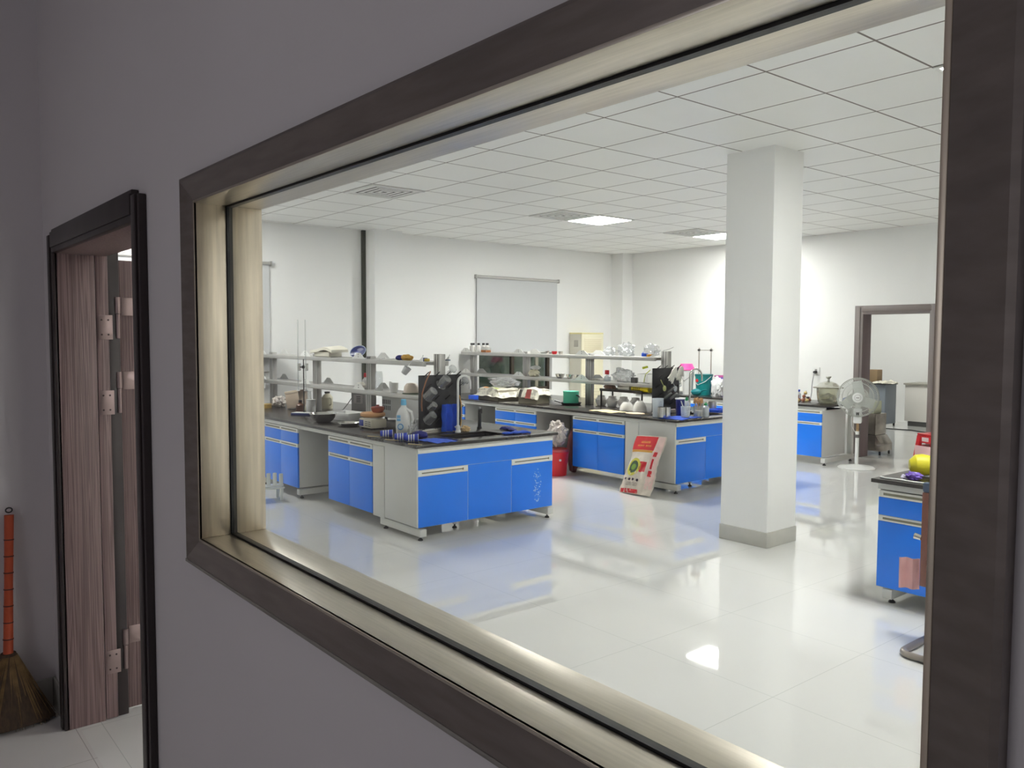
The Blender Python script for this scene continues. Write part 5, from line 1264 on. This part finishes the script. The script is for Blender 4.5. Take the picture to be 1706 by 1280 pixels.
def grille(front):
    m = MB(); s_ = -1 if front else 1; y0 = -.085
    R_ = [(.06, .055), (.12, .052), (.18, .044), (.225, .026), (.238, 0.0)]
    for r, d in R_: m.tube([(r * math.cos(a), y0 + s_ * d, FH + r * math.sin(a)) for a in [2 * math.pi * k / 40 for k in range(40)]], .0024 if r < .238 else .006, 6, closed=True)
    for k in range(72):
        a = 2 * math.pi * k / 72; m.tube([(r * math.cos(a + .15 * (r - .06) * 4), y0 + s_ * d, FH + r * math.sin(a + .15 * (r - .06) * 4)) for r, d in R_], .0019, 4)
    return m
grille(True).build('front_grille', GW, t); grille(False).build('rear_grille', GW, t)
m = MB(); m.lathe([(0, 0), (.058, 0), (.06, .006), (.045, .014), (0, .016)], seg=28, cap=False, M=T(0, -.138, FH) @ RX(rad(90))); hc = m.build('hub_badge', WHITE_PL, t)
m = MB(); m.lathe([(.034, .0152), (.037, .0165), (.034, .0172)], seg=24, cap=False, M=T(0, -.138, FH) @ RX(rad(90))); m.box(-.018, .018, -.1565, -.1545, FH - .005, FH + .004, .001); m.build('badge_mark', GREY_PL, hc)
m = MB(); m.cyl((0, -.10, FH), (0, -.05, FH), .035, seg=20); bl = m.build('blade_hub', mat('smoky_blade', S(206, 210, 206), .35), t)
for k in range(3):
    M = T(0, -.075, FH) @ RY(2 * math.pi * k / 3)
    m = MB(); m.sheet(.12, .17, lambda u, v: .022 * u, .003, 8, 8, M=M @ T(0, 0, .115) @ RX(rad(90)) @ RZ(rad(14))); m.build('blade', mat('smoky_blade', S(206, 210, 206), .35), bl)
m = MB(); m.tube([(-.045, 0, .72), (-.075, .01, .62), (-.07, .01, .52), (-.024, .02, .44)], .004, 6); m.build('cable', WHITE_PL, t)
# floor-standing air conditioner
t = thing('air_conditioner', 'tall cream floor-standing air conditioner in the far corner of the hall', 'air conditioner', (-9.80, 9.62, 0))
BEIGE = mat('cream_enamel', S(232, 226, 198), .4)
MB().box(-.155, .12, -.25, .25, 0, 1.66, .012).build('cabinet', mat('grey_beige_enamel', S(200, 196, 182), .4), t)
MB().box(.121, .145, -.25, .25, .04, 1.66, .006).build('front_panel', BEIGE, t)
MB().box(-.155, .146, -.251, .251, 1.6605, 1.685, .006).build('top_cap', mat('pale_yellow_enamel', S(226, 216, 160), .4), t)
lv = MB().box(.1455, .150, -.20, .20, 1.34, 1.60, .003).build('outlet', mat('pale_outlet', S(238, 230, 204), .5), t)
m = MB()
for k in range(9): m.box(.1505, .154, -.19, .19, 1.36 + k * .026, 1.366 + k * .026)
m.build('louvre', mat('louvre_line', S(206, 196, 160), .5), lv)
m = MB()
for k in range(14): m.box(.1455, .149, -.20, .20, .30 + k * .05, .306 + k * .05)
m.build('intake_grille', mat('louvre_line', S(206, 196, 160), .5), t)
MB().box(-.04, .06, -.2535, -.2505, 1.45, 1.56, .003).build('side_plate', mat('side_plate_grey', S(170, 166, 154), .5), t)
# red stool by the doorway
t = thing('plastic_stool', 'red plastic stool standing by the open doorway', 'stool', (-4.43, 10.28, 0), rad(-20))
RD = RED
m = MB(); m.prism([(-.13, -.13), (.13, -.13), (.13, .13), (-.13, .13)], .425, .45, bev=.012); m.build('seat', RD, t)
for sx in (-1, 1):
    for sy in (-1, 1):
        m = MB(); m.loft([[(sx * (.16 + a), sy * (.16 + b), 0) for a, b in ((-.03, -.03), (.01, -.03), (.01, .01), (-.03, .01))], [(sx * (.115 + a), sy * (.115 + b), .424) for a, b in ((-.04, -.04), (.012, -.04), (.012, .012), (-.04, .012))]]); m.build('leg', RD, t)
for k in range(4):
    m = MB(); m.box(-.10, .10, -.128, -.122, .335, .424, .002, M=RZ(rad(90 * k))); m.build('skirt', RD, t)
MB().box(-.05, .05, -.1305, -.1285, .355, .405, .002).build('label', mat('white_label', S(236, 214, 214), .5), t)
m = MB()
for k in range(4): m.box(-.135, .135, -.152, -.146, .12, .30, .002, M=RZ(rad(90 * k)))
m.build('apron', mat('pale_pink_apron', S(232, 190, 190), .5), t)

# ------------------------------------------------------------------ side bench items, chair
t = thing('pomelo', 'large yellow pomelo lying on the side bench', 'pomelo', (-2.247, 5.13, ZT1), rad(35))
m = MB(); m.lathe([(0, 0), (.03, .004), (.062, .035), (.068, .075), (.058, .13), (.042, .185), (.025, .21), (0, .215)], seg=28, cap=False, M=T(-.10, 0, .068) @ RY(rad(90))); m.build('fruit', mat('pomelo_peel', S(216, 206, 40), .45, var=.08, scale=9, bump=.12, bscale=160), t)
m = MB(); m.cyl((.114, 0, .068), (.124, 0, .068), .008, .006, 8); m.build('stem', mat('brown_stem', S(110, 90, 50), .8), t)
t = thing('candy_bag', 'small purple and white wrapper bag before the pomelo', 'wrapper', (-2.235, 4.935, ZT1), rad(30))
m = MB(); m.blob((0, 0, .02), (.045, .03, .026), .5, 9, 5, 3, flat=0, ridge=True); m.build('wrapper', mat('purple_foil', S(104, 76, 170), .35, var=.3, scale=26), t)
m = MB(); m.blob((-.045, .01, .012), (.024, .02, .015), .5, 9, 7, 3, flat=0, ridge=True); m.build('wrapper_end', mat('pale_lilac_foil', S(206, 200, 222), .4, var=.1), t)
m = MB(); m.tube([(-2.40, 4.86, .0), (-2.36, 4.84, .0), (-2.28, 4.845, 0), (-2.18, 4.835, 0), (-2.0, 4.85, 0), (-1.8, 4.95, 0)], .005, 8); one('white_cable', 'white cable lying along the edge of the side bench', 'cable', m, WHITE_PL, (0, 0, ZT1 + .005))
t = thing('chair', 'brown framed chair on a bent steel tube, at the side bench', 'chair', (-1.70, 4.30, 0))
BRT = mat('brown_chair_frame', S(128, 84, 72), .5, var=.08); TUB = mat('worn_steel_tube', (0.34, 0.30, 0.27, 1), .4, .6)
def rounded(pts, r=.06, n=6):
    out = []
    P_ = [Vector(p) for p in pts]
    for i, p in enumerate(P_):
        if i in (0, len(P_) - 1): out.append(p); continue
        a = p + (P_[i - 1] - p).normalized() * r; b = p + (P_[i + 1] - p).normalized() * r
        for k in range(n + 1):
            q_ = k / n; out.append(a * (1 - q_) ** 2 + p * 2 * q_ * (1 - q_) + b * q_ ** 2)
    return out
MB().tube(rounded([(-.20, .20, .43), (-.20, .22, .019), (-.20, -.20, .019), (.24, -.20, .019), (.24, .22, .019), (.24, .20, .43)], .07), .018, 14).build('sled_base', TUB, t)
MB().box(-.10, .26, -.12, .13, .431, .475, .02).build('seat_pad', mat('slate_blue_pad', S(74, 88, 112), .6), t)
for x in (-.245, .29): MB().box(x - .018, x + .018, .14, .168, .28, .79, .006).build('back_post', BRT, t)
MB().box(-.262, .305, .135, .172, .7905, .845, .012).build('top_rail', mat('slate_blue_pad', S(74, 88, 112), .6), t)
for z in (.50, .70): MB().box(-.226, .271, .145, .165, z - .02, z + .02, .004).build('back_slat', BRT, t)
MB().box(-.226, .271, .12, .168, .40, .43, .004).build('seat_bracket', BRT, t)
m = MB(); m.cyl((-.264, .154, .54), (-.30, .154, .545), .014, .017, 14); m.build('knob', CHROME, t)
m = MB(); m.sheet(.10, .17, lambda u, v: .012 * math.sin(u * 5) + .004 * v, .003, 12, 12, M=T(-.322, .152, .335) @ RZ(rad(20)) @ RX(rad(90))); one('pink_cloth', 'pale pink cloth hanging from the brown chair frame', 'cloth', m, mat('pale_pink_cloth', S(226, 176, 176), .85, var=.08), (-1.70, 4.30, 0))

# ------------------------------------------------------------------ room behind the doorway
SST = mat('dented_stainless', (0.46, 0.41, 0.37, 1), .2, 1.0, var=.3, scale=7, bump=.15, bscale=9)
t = thing('steel_machine', 'stainless steel machine with a sloped base just behind the doorway', 'machine', (-5.70, 11.15, 0))
m = MB(); m.prism([(-.18, .05), (.27, .05), (.27, .16), (.19, .27), (-.18, .27)], -.16, .16, axis='y', bev=.006); m.build('lower_body', SST, t)
m = MB(); m.box(-.18, .185, -.15, .15, .2705, .565, .008); u_ = m.build('upper_body', SST, t)
m = MB(); m.lathe([(0, 0), (.07, 0), (.065, .012), (0, .014)], seg=24, cap=False, M=T(-.09, -.151, .43) @ RX(rad(90))); m.build('dial_cover', mat('olive_cover', S(160, 150, 110), .4), u_)
for sx in (-.15, .24):
    for sy in (-.13, .13): MB().cyl((sx, sy, 0), (sx, sy, .05), .014).build('foot', BLACK_PL, t)
t = boxy('pale_box', 'pale green box standing on the stainless steel machine', 'box', (-5.70, 11.15, .5655), 0, .26, .22, .17, mat('pale_green_box', S(214, 218, 190), .6), .005)
t = thing('low_cabinet', 'white low cabinet along the far wall of the room behind', 'cabinet', (-6.1, 15.40, 0))
MB().box(-.95, 1.2, -.28, .30, .09, .76, .006).build('body', mat('white_cabinet_front', S(226, 222, 216), .45, var=.03, scale=2), t)
MB().box(-.97, 1.22, -.31, .30, .7605, .79, .004).build('top', mat('grey_cabinet_top', S(160, 156, 146), .4), t)
MB().box(-.90, 1.15, -.25, .28, 0, .0895, .003).build('plinth', mat('dark_plinth', S(90, 90, 88), .5), t)
t = thing('grey_cabinet', 'grey metal cabinet seen through the doorway, papers on top', 'cabinet', (-7.16, 14.75, 0))
MB().box(-.42, .02, -.20, .22, .05, .765, .004).build('body', mat('blue_grey_metal', S(128, 136, 146), .4), t)
MB().box(-.44, .04, -.22, .23, .7655, .785, .003).build('top', mat('dark_grey_top', S(80, 82, 84), .4), t)
for sx in (-.40, 0.0):
    for sy in (-.18, .20): MB().cyl((sx, sy, 0), (sx, sy, .05), .016).build('foot', BLACK_PL, t)
t = thing('newspaper', 'crumpled newspaper heap on the grey cabinet behind the doorway', 'newspaper', (-7.20, 14.66, .786), rad(10))
crumpled(.40, .30, .07, 12, .004).build('sheet', NEWS, t)
t = thing('carton', 'open brown carton standing on the grey cabinet behind the doorway', 'carton', (-7.51, 14.87, .786))
MB().box(-.12, .10, -.10, .10, 0, .24, .004).build('box', mat('brown_carton', S(150, 126, 96), .8, var=.1), t)
MB().box(-.121, -.06, -.104, -.1005, .08, .24, .001).build('tape', mat('olive_tape', S(170, 154, 80), .5), t)
m = MB(); m.tube([(-7.0, 14.3, .008), (-6.6, 14.4, .008), (-6.2, 14.2, .008), (-5.9, 14.6, .008), (-5.6, 14.5, .008)], .010, 8); one('floor_cable', 'black cable lying on the floor before the white low cabinet', 'cable', m, BLACK_PL)
